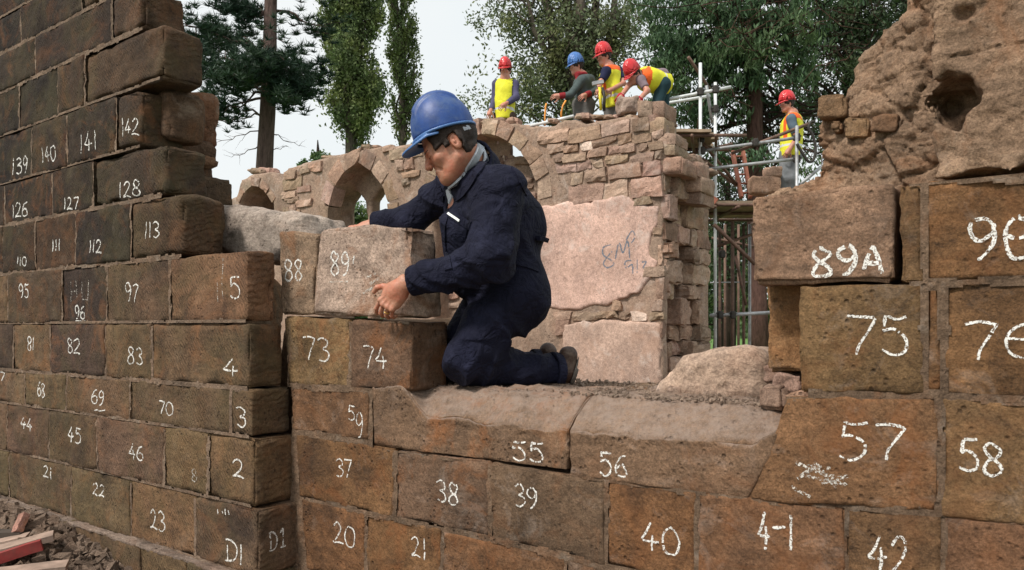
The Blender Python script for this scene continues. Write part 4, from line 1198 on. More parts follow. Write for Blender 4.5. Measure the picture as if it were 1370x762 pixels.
# ================================================================== PEOPLE
def unit(v): v = np.asarray(v, float); return v/np.linalg.norm(v)
def frame(fwd, up):
    x = unit(fwd); z = np.asarray(up, float); y = unit(np.cross(z, x)); z = np.cross(x, y)
    return np.stack([x, y, z], 1)      # columns: forward, left, up
M_SKIN = None
def skin_mat(name, col):
    N = NT(name)
    tc = N.t.nodes.new('ShaderNodeTexCoord')
    v = tc.outputs['Object']
    c = N.mix(col, (col[0]*1.05, col[1]*0.62, col[2]*0.55), N.ramp(N.noise(v, 22, 5, 0.6), [(0.42, 0.0), (0.68, 0.75)]))
    c = N.mix(c, N.ramp(N.noise(v, 120, 4, 0.6), [(0.3, 0.8), (0.7, 1.15)]), 0.6, 'MULTIPLY')
    N.l(c, N.b.inputs['Base Color'])
    N.b.inputs['Roughness'].default_value = 0.5
    N.b.inputs['Subsurface Weight'].default_value = 0.12
    N.b.inputs['Subsurface Radius'].default_value = (0.01, 0.004, 0.002)
    n_ = N.bump(N.noise(v, 26, 5, 0.6, 0.8), 0.55, 0.006)
    N.l(N.bump(N.noise(v, 170, 5, 0.7), 0.6, 0.0018, n_), N.b.inputs['Normal'])
    return N.m
def cloth_mat(name, col, fold=0.5, weave=True, rough=0.85, var=0.25, fold_light=None, fscale=14, sheen=0.0):
    N = NT(name)
    tc = N.t.nodes.new('ShaderNodeTexCoord')
    v = tc.outputs['Object']
    c = N.mix(col, N.ramp(N.noise(v, 9, 6, 0.65), [(0.3, 1-var), (0.7, 1+var)]), 1.0, 'MULTIPLY')
    if fold_light:
        c = N.mix(c, fold_light, N.math('MULTIPLY', N.ramp(N.noise(v, 7, 7, 0.7, 0.6), [(0.52, 0.0), (0.72, 1.0)]), 0.6))  # paler blotches stand for light on the folds, put into the colour
    N.l(c, N.b.inputs['Base Color'])
    N.b.inputs['Roughness'].default_value = rough
    N.b.inputs['Specular IOR Level'].default_value = 0.2
    N.b.inputs['Sheen Weight'].default_value = sheen
    n1 = N.bump(N.noise(v, fscale, 4, 0.55, 1.2), fold, 0.03)
    n1 = N.bump(N.noise(v, fscale*3.2, 4, 0.6, 1.0), fold*0.6, 0.008, n1)
    if weave: n1 = N.bump(N.noise(v, 420, 2, 0.5), 0.25, 0.0012, n1)
    N.l(n1, N.b.inputs['Normal'])
    return N.m
M_SKIN = skin_mat('weathered_skin', (0.43, 0.205, 0.13))
M_LIP = skin_mat('lip_skin', (0.36, 0.13, 0.10))
M_NAVY = cloth_mat('navy_overall', (0.0060, 0.0068, 0.019), 0.9, fold_light=(0.026, 0.029, 0.060), sheen=0.0)
M_HELM_BLUE = plain_mat('blue_helmet_plastic', (0.010, 0.048, 0.20), 0.46, 0.22, 26, 0.35, 70, 0.002, spec=0.45, dirt=0.55, dirtcol=(0.075, 0.12, 0.22))
M_HELM_BRIM = plain_mat('brim_blue_plastic', (0.06, 0.15, 0.36), 0.4, 0.12, 30, 0.15, 90, 0.001, spec=0.5)  # brim a lighter blue than the shell
M_HELM_RED = plain_mat('red_helmet_plastic', (0.55, 0.025, 0.03), 0.35, 0.1, 30, coat=0.2)
M_HELM_B2 = plain_mat('light_blue_plastic', (0.06, 0.16, 0.42), 0.4, 0.1, 30)
M_HAIR = plain_mat('dark_hair', (0.020, 0.011, 0.007), 0.7, 0.5, 140, 0.9, 240, 0.004)
M_SHIRT = cloth_mat('pale_shirt', (0.42, 0.45, 0.50), 0.25)
M_BOOT = plain_mat('brown_boot_leather', (0.055, 0.028, 0.020), 0.6, 0.4, 30, 0.6, 60, 0.003, dirt=0.5, dirtcol=(0.22, 0.17, 0.13))
M_SOLE = plain_mat('grey_boot_sole', (0.13, 0.115, 0.10), 0.85, 0.3, 40, 0.5, 80, 0.003)
M_YEL = cloth_mat('hi_vis_yellow', (0.68, 0.66, 0.04), 0.3, False, 0.6, 0.1)
M_ORA = cloth_mat('hi_vis_orange', (0.75, 0.12, 0.02), 0.2, False, 0.6, 0.1)
M_GOLD = plain_mat('gold', (0.75, 0.50, 0.15), 0.3, 0.05, 20, metal=1.0)
M_WHITE = plain_mat('white_paper', (0.72, 0.74, 0.72), 0.6, 0.1, 30)
M_REFL = plain_mat('reflective_tape', (0.60, 0.62, 0.60), 0.35, 0.1, 30)

def head_sdf(G, c, M, s=1.0, detail=True):
    """head in its own frame: x forward, y left, z up"""
    T = lambda p: np.asarray(c)+M@(np.asarray(p, float)*s)
    e = lambda p, r, m=M: G.ell(T(p), np.array(r)*s, m)
    k = lambda a, b, ra, rb=None: G.cone(T(a), T(b), ra*s, (rb if rb is not None else ra)*s)
    D = e((-.012, 0, .045), (.100, .078, .092))
    D = smin(D, e((.028, 0, -.028), (.060, .057, .070)), .045*s)
    D = smin(D, e((.048, 0, -.068), (.040, .043, .042)), .035*s)
    D = smin(D, G.ball(T((.077, 0, -.091)), .021*s), .028*s)
    for y in (-1, 1):
        D = smin(D, k((.005, y*.055, -.055), (.060, y*.024, -.092), .014, .013), .03*s)   # jaw line
        D = smin(D, e((.066, y*.040, -.016), (.020, .022, .018)), .025*s)                # cheekbone
    if detail:
        D = smin(D, k((.083, -.028, .030), (.083, .028, .030), .012), .018*s)            # brow
        for y in (-1, 1):
            D = smax(D, -G.ball(T((.104, y*.033, .010)), .017*s), .012*s)
            D = smin(D, e((.080, y*.032, .008), (.0135, .015, .0125)), .004*s)           # lidded eye
            D = smin(D, k((.094, y*.020, .021), (.086, y*.046, .022), .0055, .004), .006*s)
        D = smin(D, k((.090, 0, .022), (.113, 0, -.018), .0080, .0115), .012*s)          # nose
        for y in (-1, 1):
            D = smin(D, G.ball(T((.104, y*.0125, -.024)), .0085*s), .006*s)
        D = smin(D, k((.088, -.014, -.052), (.088, .014, -.052), .0095), .010*s)         # lips
        D = smin(D, k((.086, -.013, -.067), (.086, .013, -.067), .0095), .009*s)
        D = smax(D, -k((.101, -.019, -.0595), (.101, .019, -.0595), .0028), .004*s)
        for y in (-1, 1):
            D = smax(D, -k((.092, y*.020, -.032), (.078, y*.036, -.058), .0035), .010*s) # nasolabial fold
    else:
        D = smin(D, k((.088, 0, .020), (.112, 0, -.020), .010, .014), .012*s)
    for y in (-1, 1):                                                                    # ears
        E = e((-.015, y*.078, -.004), (.019, .009, .031))
        if detail: E = smax(E, -e((-.010, y*.089, -.001), (.011, .009, .020)), .004*s)
        if detail: E = smin(E, e((-.010, y*.084, -.004), (.005, .004, .009)), .003*s)
        D = smin(D, E, .008*s)
    return D
def helmet_parts(c, M, s, mat, matb, parent, h=.0035, tilt=0.0, name='hard_hat'):
    T = lambda p: np.asarray(c)+M@(np.asarray(p, float)*s)
    lo = np.asarray(c)-.24*s; hi = np.asarray(c)+np.array([.24, .24, .28])*s
    G = Grid(lo, hi, h)
    up = M@np.array([0, 0, 1.])
    e = lambda p, r: G.ell(T(p), np.array(r)*s, M)
    x, y, z = G.local(np.asarray(c), M); x = x/s; y = y/s; z = z/s
    sh = e((-.005, 0, .055), (.141, .115, .168))
    sh = np.where(z < .055, np.sqrt(((x+.005)/.141)**2+(y/.115)**2)*.12*s-.12*s, sh)
    # raised ribs
    for yy, w in ((0, .030), (-.048, .012), (.048, .012)):
        rib = np.maximum(np.abs(y-yy)-w, np.maximum(-.10-x, x-.105))*s
        sh = smin(sh, smax(e((-.005, 0, .055), (.1475, .121, .176)), rib, .006*s), .004*s)
    floor = (.042-.018*np.clip(-x/.13, -1, 1)**2*0 - z)*s
    shell = smax(sh, floor, .004*s)
    inner = e((-.005, 0, .040), (.132, .107, .162))
    shell = smax(shell, -inner, .003*s)
    V, Q = surface_nets(shell, G.lo, h)
    root_o = new_obj(name, np_mesh(name, V-parent['_o'], Q), mat, parent['e'])
    # rim and peak
    rr = np.sqrt(((x+.003)/(.150))**2+(y/(.124))**2)
    drop = .036-.10*np.clip(x-.08, 0, 1)
    rim = np.maximum((rr-1)*.135*s, np.abs(z-drop)*s-.0055*s)
    pk = np.sqrt(((x-.035)/.170)**2+(y/.112)**2)
    pz = .038-.38*np.clip(x-.085, 0, 1)-1.6*y*y
    peak = np.maximum(np.maximum((pk-1)*.12*s, (.03-x)*s), np.abs(z-pz)*s-.0055*s)
    rim = smin(rim, peak, .006*s)
    rim = np.maximum(rim, -inner)
    V, Q = surface_nets(rim, G.lo, h)
    br = new_obj('brim', np_mesh('brim', V-parent['_o'], Q), matb, root_o)
    return root_o
def skull_hair(c, M, s, D_head, G):
    T = lambda p: np.asarray(c)+M@(np.asarray(p, float)*s)
    x, y, z = G.local(np.asarray(c), M); x = x/s; y = y/s; z = z/s
    cap = D_head-.009*s
    # hairline: short back and sides, sideburn before the ear
    line = np.maximum(.022-.25*x-z, x-.066)
    back = np.maximum(-.058-z-.6*np.clip(x+.05, -1, 0), x+.026)
    side = np.maximum(-.006-z, np.abs(x-.018)-.012)
    m = smin(smin(line, back, .012), side, .010)*s
    ears = np.minimum(G.ell(T((-.015, .080, -.004)), np.array([.022, .016, .033])*s, M), G.ell(T((-.015, -.080, -.004)), np.array([.022, .016, .033])*s, M))
    H = smax(smax(cap-.003*s, m, .007*s), -ears, .004*s)
    return H+.0025*s*fbm(x*1, y*1, z*1, 60, 2, 5)

def hand_sdf(G, wrist, M, s, curl, thumb, spread=.10, side=1, base_dir=None):
    """M columns: x towards the fingertips, y towards the thumb side, z out of the back of the hand. curl: 4 lists of 3 bend angles"""
    w = np.asarray(wrist, float)
    T = lambda p: w+M@(np.asarray(p, float)*s)
    palm = G.box(T((.048, 0, 0)), np.array([.046, .038, .013])*s, M, .012*s)
    D = smin(palm, G.cone(T((-.03, 0, 0)), T((.02, 0, 0)), .026*s, .026*s), .03*s)
    D = smin(D, G.cone(T((.02, .028, -.008)), T((.05, .034, -.010)), .016*s, .014*s), .02*s)
    D = smin(D, G.cone(T((.02, -.028, -.008)), T((.055, -.030, -.008)), .015*s, .013*s), .02*s)
    tips = []
    fl = [(.031, .044, .026, .022, .0092), (.011, .048, .030, .023, .0095), (-.010, .045, .028, .022, .0090), (-.030, .035, .022, .019, .0080)]
    joints = []
    for i, (y, a, b, c_, r) in enumerate(fl):
        p = np.array([.090-.006*abs(i-1.2), y, .001]); ang = 0.0
        yaw = spread*(1.3-i)
        pts = [T(p)]
        D = smin(D, G.ball(T(p+np.array([0, 0, .004])), (r+.0015)*s), .008*s)   # knuckle
        prev = p
        F_ = None
        for L, cu in zip((a, b, c_), curl[i]):
            ang += cu
            d = np.array([math.cos(ang)*math.cos(yaw), math.cos(ang)*math.sin(yaw), -math.sin(ang)])
            nxt = prev+d*L
            rr = r*(1-.07*len(pts))
            seg = G.cone(T(prev), T(nxt), rr*s, rr*.93*s)
            F_ = seg if F_ is None else smin(F_, seg, .003*s)
            prev = nxt; pts.append(T(nxt))
        D = smin(D, F_, .005*s)
        joints.append(pts)
    p0 = np.array([.022, .030, -.006]); tp = [p0]
    for d, L in thumb:
        tp.append(tp[-1]+unit(d)*L)
    rt = (.0145, .0115, .0105, .009)
    F_ = None
    for i in range(len(tp)-1):
        seg = G.cone(T(tp[i]), T(tp[i+1]), rt[i]*s, rt[i+1]*s)
        F_ = seg if F_ is None else smin(F_, seg, .004*s)
    D = smin(D, F_, .010*s)
    # tendons
    for i, (y, *_r) in enumerate(fl):
        D = smin(D, G.cone(T((.03, y*.5, .0125)), T((.085, y, .0105)), .0022*s, .003*s), .004*s)
    return D, joints

# ------------------------------------------------------------------ the kneeling man
# body points: sight line and distance of each joint
MAN_O = W(*(lambda t: (t[0], CF+.30, -0.226))(pw(680, 0, CF+.3)))
MO = np.array(MAN_O)
man = thing('person', 'man in navy overalls and blue hard hat kneeling on the sill beside block 89', 'person', tuple(MAN_O))
mp = {'e': man, '_o': MO}
def V3(x, y, Y): return P(x, y, Y)
KN = V3(624, 492, 2.84); AN = V3(742, 497, 3.00); HIP = V3(686, 398, 2.92)
KF = V3(606, 486, 3.10); AF = V3(716, 490, 3.22); HIF = V3(672, 396, 3.12)
WA = V3(660, 348, 2.98); CH = V3(644, 290, 2.93); NB = V3(634, 214, 2.92)
SN = V3(668, 252, 2.76); SF = V3(612, 250, 3.06)
EN = V3(655, 350, 2.70); WN = V3(537, 381, 2.775)
EF = V3(556, 292, 3.12); WF = V3(497, 303, 3.16)
HC = V3(604, 199, 2.82)
hyaw = math.radians(8); hp = math.radians(31)
fw = np.array([-math.cos(hyaw)*math.cos(hp), -math.sin(hyaw)*math.cos(hp), -math.sin(hp)])
HM = frame(fw, (-.3, 0.06, 1))
HS = 1.01
def man_build():
    # --- bare body: head, neck, hands, and a plain trunk and limbs beneath the clothes
    nets = []
    h = .0032
    T = lambda p: HC+HM@(np.asarray(p, float)*HS)
    G = Grid(HC-np.array([.17, .16, .22]), HC+np.array([.17, .16, .19]), h)
    D = head_sdf(G, HC, HM, HS)
    hd = D.copy()
    neck = G.cone(T((-.030, 0, -.03)), NB+np.array([-.01, 0, -.03]), .060, .068)
    D = smin(D, neck, .03)
    nets.append(surface_nets(D, G.lo, h))
    # hair
    Hh = skull_hair(HC, HM, HS, np.minimum(hd, neck+.004), G)
    V, Q = surface_nets(Hh, G.lo, h)
    new_obj('hair', np_mesh('hair', V-MO, Q), M_HAIR, man)
    # near hand: holds the lower edge of the block's face
    hh = .0019
    kx = unit(V3(514, 410, 2.790)-V3(535, 381, 2.775))              # towards the fingertips: down-left
    back = unit(np.array([-.25, -1.0, .10]))      # back of the hand faces the camera
    Mx = kx; Mz = unit(back-Mx*(back@Mx)); My = np.cross(Mz, Mx)   # left-hand or right-hand by sign of My
    # thumb lies up-left: make +y point that way
    if My@np.array([-1, 0, 1.]) < 0: My = -My
    MH = np.stack([Mx, My, Mz], 1)
    s = 1.0
    Gh = Grid(WN-.16, WN+.16, hh)
    curl = [[.45, .45, .35], [.60, .60, .45], [.65, .65, .5], [.65, .7, .5]]
    Dn, jn = hand_sdf(Gh, WN+Mx*.012, MH, s, curl, [((.48, .85, -.10), .036), ((.70, .68, -.20), .027), ((.97, .15, -.25), .022)], spread=.06)
    arm = Gh.cone(WN+Mx*.012, EN, .027, .036)
    Dn = smin(Dn, arm, .02)
    nets.append(surface_nets(Dn, Gh.lo, hh))
    # nails and a ring
    for i in range(4):
        pass
    jr = jn[2]
    a = jr[0]*.45+jr[1]*.55; d = unit(jr[1]-jr[0])
    Gr = Grid(a-.02, a+.02, .0012)
    x, y, z = Gr.local(a, frame(d, Mz))
    ring = np.sqrt((np.sqrt(y*y+z*z)-.0095*s)**2+(x*.6)**2)-.0018
    V, Q = surface_nets(ring, Gr.lo, .0012)
    new_obj('ring', np_mesh('ring', V-MO, Q), M_GOLD, man)
    # far hand, palm down on the top of the block
    kx2 = unit(np.array([-.85, .42, -.02])); bk = np.array([0, -.25, 1.0])
    Mz2 = unit(bk-kx2*(bk@kx2)); My2 = np.cross(Mz2, kx2)
    if My2[1] > 0: My2 = -My2
    MH2 = np.stack([kx2, My2, Mz2], 1)
    G2 = Grid(WF-.2, WF+.12, .0026)
    D2, _ = hand_sdf(G2, WF+kx2*.01, MH2, .95, [[.10, .2, .15]]*4, [((.6, .8, -.1), .04), ((.9, .4, -.1), .03), ((1, .1, -.1), .024)])
    D2 = smin(D2, G2.cone(WF, EF, .026, .036), .02)
    nets.append(surface_nets(D2, G2.lo, .0026))
    # brows, lash lines and lips
    for y in (-1, 1):
        new_obj('eyebrow', G.mesh(G.cone(T((.0975, y*.018, .026)), T((.087, y*.047, .025)), .0042, .0028), 'eyebrow'), M_HAIR, man, -MAN_O)
        Ge = Grid(T((.09, y*.032, .004))-.025, T((.09, y*.032, .004))+.025, .0016)
        new_obj('lashes', Ge.mesh(Ge.cone(T((.0935, y*.022, .002)), T((.087, y*.044, .002)), .0016, .0012), 'lashes'), M_HAIR, man, -MAN_O)
    Ge = Grid(T((.092, 0, -.06))-.03, T((.092, 0, -.06))+.03, .002)
    lip = smin(Ge.cone(T((.0925, -.013, -.0545)), T((.0925, .013, -.0545)), .0062), Ge.cone(T((.091, -.012, -.0655)), T((.091, .012, -.0655)), .0066), .002)
    new_obj('lips', Ge.mesh(lip, 'lips'), M_LIP, man, -MAN_O)
    # trunk and limbs under the overalls
    h3 = .016
    G3 = Grid((-.50, 2.5, EYE-.30), (.45, 3.5, EYE+.80), h3)
    D3 = G3.cone(NB, CH, .06, .12)
    for a, b, ra, rb in ((CH, WA, .13, .12), (WA, (HIP+HIF)/2, .12, .13), (SN, CH, .06, .1), (SF, CH, .06, .1), (SN, EN, .048, .04), (SF, EF, .048, .04), (EN, WN, .038, .026), (EF, WF, .038, .026),
                         (HIP, KN, .078, .05), (HIF, KF, .078, .05), (KN, AN, .05, .036), (KF, AF, .05, .036)):
        D3 = smin(D3, G3.cone(a, b, ra, rb), .04)
    nets.append(surface_nets(D3, G3.lo, h3))
    V = [(v-MO, q) for v, q in nets]
    body = new_obj('body', join_nets(V, 'body'), M_SKIN, man)

    # --- overalls
    h = .0068
    G = Grid((-.62, 2.45, EYE-.31), (.42, 3.50, EYE+.82), h)
    X, Y, Z = G.X, G.Y, G.Z
    back = V3(686, 300, 3.02)
    D = G.cone(CH+np.array([.015, 0, .02]), WA+np.array([.02, 0, 0]), .145, .138)
    D = smin(D, G.cone(NB+np.array([.035, .03, -.07]), back, .085, .13), .10)
    D = smin(D, G.cone(SN, SF, .078, .075), .09)
    D = smin(D, G.ell(V3(666, 370, 3.00), (.180, .160, .11)), .07)
    D = smin(D, G.cone(HIP+np.array([.02, .02, -.01]), HIF+np.array([.02, 0, 0]), .120, .116), .07)
    D = smin(D, G.cone(CH+np.array([-.04, -.03, -.06]), WA+np.array([-.09, -.02, -.02]), .115, .10), .06)
    legN = smin(G.cone(HIP, KN+np.array([0, 0, .035]), .115, .084), G.cone(KN, AN, .074, .066), .05)
    legF = smin(G.cone(HIF, KF+np.array([0, 0, .03]), .12, .085), G.cone(KF, AF, .072, .064), .05)
    D = smin(D, legN, .035); D = smin(D, legF, .02)
        # near sleeve, full and creased
    slv = smin(G.cone(SN+np.array([-.005, .02, .0]), EN+np.array([0.0, 0, .02]), .078, .074), G.cone(EN, WN+(EN-WN)*.16, .082, .044), .055)
    slv = smin(slv, G.ball(EN+np.array([-.01, .0, -.008]), .076), .03)
    D = smin(D, slv, .045)
    slf = smin(G.cone(SF, EF, .080, .070), G.cone(EF, WF+(EF-WF)*.1, .066, .042), .05)
    D = smin(D, slf, .02)
    # cloth folds: radiate from the bends
    def folds(a, b, r, freq, amp, seed, tw=1.2):
        a = np.asarray(a); b = np.asarray(b); ba = b-a; L = np.linalg.norm(ba); d = ba/L
        px, py, pz = X-a[0], Y-a[1], Z-a[2]
        t = px*d[0]+py*d[1]+pz*d[2]
        q = G.cone(a, b, 0.0)
        side = unit(np.cross(d, (0, 0, 1.))); s2 = np.cross(d, side)
        sa = px*side[0]+py*side[1]+pz*side[2]; sb = px*s2[0]+py*s2[1]+pz*s2[2]
        w = np.clip(1-(q-r)/.07, 0, 1)*(q < r+.09)
        n = vnoise(t*1.0+tw*sa*.6+tw*sb*.5, sa*.28, sb*.28, freq, seed)+.5*vnoise(t-tw*sa*.4, sa*.4, sb*.3, freq*1.9, seed+3)
        rid = 1-2*np.minimum(np.abs(n)*1.3, 1); rid = np.where(rid > 0, rid**1.5, rid*.6)
        return -amp*w*rid
    D = D+folds(SN, EN, .09, 8, .017, 3)+folds(EN, WN, .08, 10, .015, 5, 1.6)+folds(SF, EF, .08, 9, .013, 8)+folds(EF, WF, .06, 12, .009, 9)
    D = D+folds(HIP, KN, .11, 7.5, .018, 11, -1.2)+folds(KN, AN, .075, 10, .014, 13, 1.2)+folds(KF, AF, .07, 10, .012, 14)
    D = D-.011*(1-2.6*np.abs(vnoise(X+.7*Z, Y*.5, Z*.45-.2*X, 7, 21)))*(Z > EYE-.05)
    D = D+.004*vnoise(X, Y, Z, 16, 22)
    # open neck
    nk = smin(G.cone(NB+np.array([-.030, -.012, -.028]), HC+np.array([-.01, 0, .0]), .080, .095), G.cone(NB+np.array([-.06, -.03, -.03]), NB+np.array([-.135, -.06, -.095]), .060, .028), .02)
    D = smax(D, -nk, .012)
    D = np.maximum(D, -G.plane(AN+unit(AN-KN)*.004, -unit(AN-KN))*0-9) if False else D
    # cut trouser ends at the ankles and sleeves at the wrists
    for a, k_ in ((AN, KN), (AF, KF), (WN+(EN-WN)*.10, EN), (WF+(EF-WF)*.04, EF)):
        d = unit(np.asarray(a)-k_)
        pl_ = G.plane(a, d)
        near = G.ball(a, .11)
        D = np.where(near < 0, np.maximum(D, pl_), D)
    D = np.maximum(D, (EYE-.222)-Z)       # flattened where he kneels
    V, Q = surface_nets(D, G.lo, h)
    ov = new_obj('overalls', np_mesh('overalls', V-MO, Q), M_NAVY, man)
    # cuffs
    for (a, d, r, L, nm) in ((WN+(EN-WN)*.17, unit(WN-EN), .046, .045, 'cuff'), (WF+(EF-WF)*.3, unit(WF-EF), .042, .03, 'cuff'), (AN, unit(KN-AN), .072, .03, 'trouser_cuff'), (AF, unit(KF-AF), .068, .03, 'trouser_cuff')):
        Gc = Grid(np.asarray(a)-.11, np.asarray(a)+.11, .004)
        x, y, z = Gc.local(a, frame(d, (0.05, .02, 1)))
        rr = np.sqrt(y*y+z*z)+.003*vnoise(Gc.X, Gc.Y, Gc.Z, 30, 4)
        tube = np.maximum(np.abs(rr-r)-.005, np.abs(x)-L/2)-.002
        if 'trouser' in nm: tube = np.maximum(tube, (EYE-.222)-Gc.Z)
        V, Q = surface_nets(tube, Gc.lo, .004)
        new_obj(nm, np_mesh(nm, V-MO, Q), M_NAVY, ov)
    # overall collar and shirt collar: bands around the neck
    cb = NB+np.array([-.020, -.005, -.030]); cax = unit(HC+HM@np.array([-.03, 0, -.03])-cb)
    def band(name, r0, r1, z0, z1, th, mat, gap, par, squash=(1.0, 1.0), lean=0.0, h=.0035):
        Gc = Grid(cb-.18, cb+.18, h)
        x, y, z = Gc.local(cb, frame(np.cross((0, 1, 0), cax)*-1 if False else unit(np.array([-1, -.15, 0])-cax*(np.array([-1, -.15, 0])@cax)), cax))
        r = np.sqrt((x*squash[0])**2+(y*squash[1])**2)
        rr = r0+(r1-r0)*np.clip((z-z0)/(z1-z0), 0, 1)
        topz = z1-lean*np.clip(x/.08, -1, 1)
        t = np.maximum(np.abs(r-rr)-th, np.maximum(z0-z, z-topz))-.0015
        t = np.maximum(t, -(np.maximum(gap-0.0*x-0, 0)*0+np.maximum(np.abs(y)-gap*(1+6*np.clip(z-z0, 0, 1)), -x)*-1)) if False else t
        open_ = np.maximum(np.abs(y)-(gap+.35*np.clip(z-z0, 0, 1)), -x+.0)
        t = np.maximum(t, -open_)
        V, Q = surface_nets(t, Gc.lo, h)
        return new_obj(name, np_mesh(name, V-MO, Q), mat, par)
    band('shirt_collar', .087, .078, -.040, .052, .004, M_SHIRT, .004, man, lean=.010)
    band('collar', .118, .100, -.030, .030, .004, M_NAVY, .05, ov, lean=.02)
    # boots
    for a, k_, nm in ((AN, KN, 0), (AF, KF, 1)):
        ax = unit(a-k_)
        toe = np.array([a[0]+.055, a[1]+.01, EYE-.222+.022])
        heel = np.array([a[0]+.085, a[1]+.01, a[2]+.065])
        Gb = Grid(np.asarray(a)-np.array([.1, .1, .16]), np.asarray(a)+np.array([.2, .12, .17]), .004)
        b_ = smin(Gb.cone(a-ax*.02, a+ax*.05, .050, .050), Gb.cone(heel-np.array([.03, 0, 0]), toe-np.array([.02, 0, -.02]), .038, .036), .03)
        b_ = smin(b_, Gb.cone(toe-np.array([.045, 0, -.02]), toe-np.array([.015, 0, -.015]), .030, .030), .02)
        b_ = np.maximum(b_, (EYE-.222)-Gb.Z)+.0015*vnoise(Gb.X, Gb.Y, Gb.Z, 40, 4)
        sd = unit(toe-heel); sn = unit(np.array([1.0, .0, 0])-sd*sd[0])
        cut = Gb.plane(heel+sn*.014, sn)
        V, Q = surface_nets(smax(b_, cut, .006), Gb.lo, .004)
        bo = new_obj('boot', np_mesh('boot', V-MO, Q), M_BOOT, man)
        so = np.maximum(b_-.006, np.maximum(-cut-.002, cut-.016))
        gap_ = np.abs(Gb.plane(heel*.62+toe*.38, sd))-.012
        so = np.maximum(so, -np.maximum(gap_, -cut+.006))
        V, Q = surface_nets(so, Gb.lo, .004)
        new_obj('sole', np_mesh('sole', V-MO, Q), M_SOLE, bo)
        # laces
        for q in range(3):
            c_ = a+ax*(.02)+np.array([-.0, -.046, -.035+.022*q]) if nm == 0 else None
            if c_ is None: break
            Gl = Grid(c_-.03, c_+.03, .0018)
            V, Q = surface_nets(Gl.cone(c_-np.array([.012, 0, .004]), c_+np.array([.016, -.003, .006]), .0028), Gl.lo, .0018)
            new_obj('lace', np_mesh('lace', V-MO, Q), M_SHIRT, bo)
    # pocket flap, pen, button placket, belt tab
    return ov, D, G
ov, Dov, Gov = man_build()
def on_cloth(px, py, ov=ov):
    bv = getattr(on_cloth, 'bv', None)
    if bv is None:
        me = ov.data
        bv = on_cloth.bv = BVHTree.FromPolygons([v.co+Vector(MO) for v in me.vertices], [tuple(p.vertices) for p in me.polygons])
    d = Vector(((px-CX)/F, 1, (HY-py)/F)).normalized()
    h = bv.ray_cast(Vector((0, 0, EYE)), d)
    return h[0], h[1]
def cloth_strip(name, pts, w, mat, parent, th=.004, lift=.001):
    """a flat strip of cloth lying on the overalls along a row of photo points"""
    hits = [on_cloth(*p) for p in pts]
    hits = [(a, n) for a, n in hits if a is not None]
    if len(hits) < 2: return None
    V = []; Fc = []
    for i, (p, n) in enumerate(hits):
        d = (hits[min(i+1, len(hits)-1)][0]-hits[max(i-1, 0)][0]).normalized()
        s = n.cross(d).normalized()
        for a, b in ((-1, 0), (-1, 1), (1, 1), (1, 0)):
            V.append(p+s*w*.5*a+n*(lift+th*b-.003*(1-b))-Vector(MO))
    for i in range(len(hits)-1):
        b = i*4
        for k in range(4):
            Fc.append((b+k, b+(k+1) % 4, b+4+(k+1) % 4, b+4+k))
    Fc.append((0, 1, 2, 3)); e = (len(hits)-1)*4; Fc.append((e+3, e+2, e+1, e))
    return new_obj(name, py_mesh(name, V, Fc), mat, parent)
def dense(pts, n=8):
    return catmull(pts, n)
cloth_strip('placket', dense([(600, 262), (596, 285), (594, 310), (596, 335), (600, 360)]), .030, M_NAVY, ov)
cloth_strip('collar_flap', dense([(652, 196), (644, 222), (628, 248), (612, 264)]), .034, M_NAVY, ov, .007)
cloth_strip('collar_flap', dense([(588, 250), (590, 258), (595, 266)]), .030, M_NAVY, ov, .007)
cloth_strip('pocket_flap', dense([(602, 286), (616, 294), (630, 302)], 4), .030, M_NAVY, ov, .005)
cloth_strip('pen', dense([(601, 287), (608, 291), (616, 296)], 4), .009, M_WHITE, ov, .006, .005)
cloth_strip('shoulder_seam', dense([(664, 196), (676, 212), (690, 232), (704, 262)]), .006, M_NAVY, ov, .004)
cloth_strip('pocket_flap', dense([(690, 352), (704, 356), (720, 362)], 4), .014, M_NAVY, ov, .004)
tab = V3(731, 320, 3.0)
cloth_strip('waist_tab', dense([(716, 318), (726, 319), (732, 321)], 4), .018, M_NAVY, ov, .02)
hh_p = math.radians(18)
HMh = frame((-math.cos(hyaw)*math.cos(hh_p), -math.sin(hyaw)*math.cos(hh_p), -math.sin(hh_p)), (-.1, .03, 1))
bodyo = next(o for o in man.children if o.name.startswith('body'))
_bvb = BVHTree.FromPolygons([v.co+Vector(MO) for v in bodyo.data.vertices], [tuple(p.vertices) for p in bodyo.data.polygons])
on_cloth_saved = on_cloth
def strip_any(name, pts, w, mat, parent, th, lift):
    global on_cloth
    on_cloth = on_any_
    r = cloth_strip(name, pts, w, mat, parent, th, lift)
    on_cloth = on_cloth_saved
    return r
on_any_ = lambda px, py: (lambda c: c)(on_any_impl(px, py))
def on_any_impl(px, py):
    d = Vector(((px-CX)/F, 1, (HY-py)/F)).normalized(); o0 = Vector((0, 0, EYE))
    a = on_cloth_saved(px, py); b = _bvb.ray_cast(o0, d)
    c = [h for h in ((a[0], a[1]), (b[0], b[1])) if h[0] is not None]
    return min(c, key=lambda h: (h[0]-o0).length) if c else (None, None)
strip_any('shirt_collar', dense([(643, 188), (641, 198), (635, 212), (626, 226), (615, 238), (603, 249)], 5), .036, M_SHIRT, man, .005, .004)
strip_any('shirt_collar', dense([(600, 250), (601, 258), (604, 268)], 4), .034, M_SHIRT, man, .004, .002)
hat = helmet_parts(HC+HM@np.array([.004, 0, .034]), HMh, .85, M_HELM_BLUE, M_HELM_BRIM, mp, h=.0032)
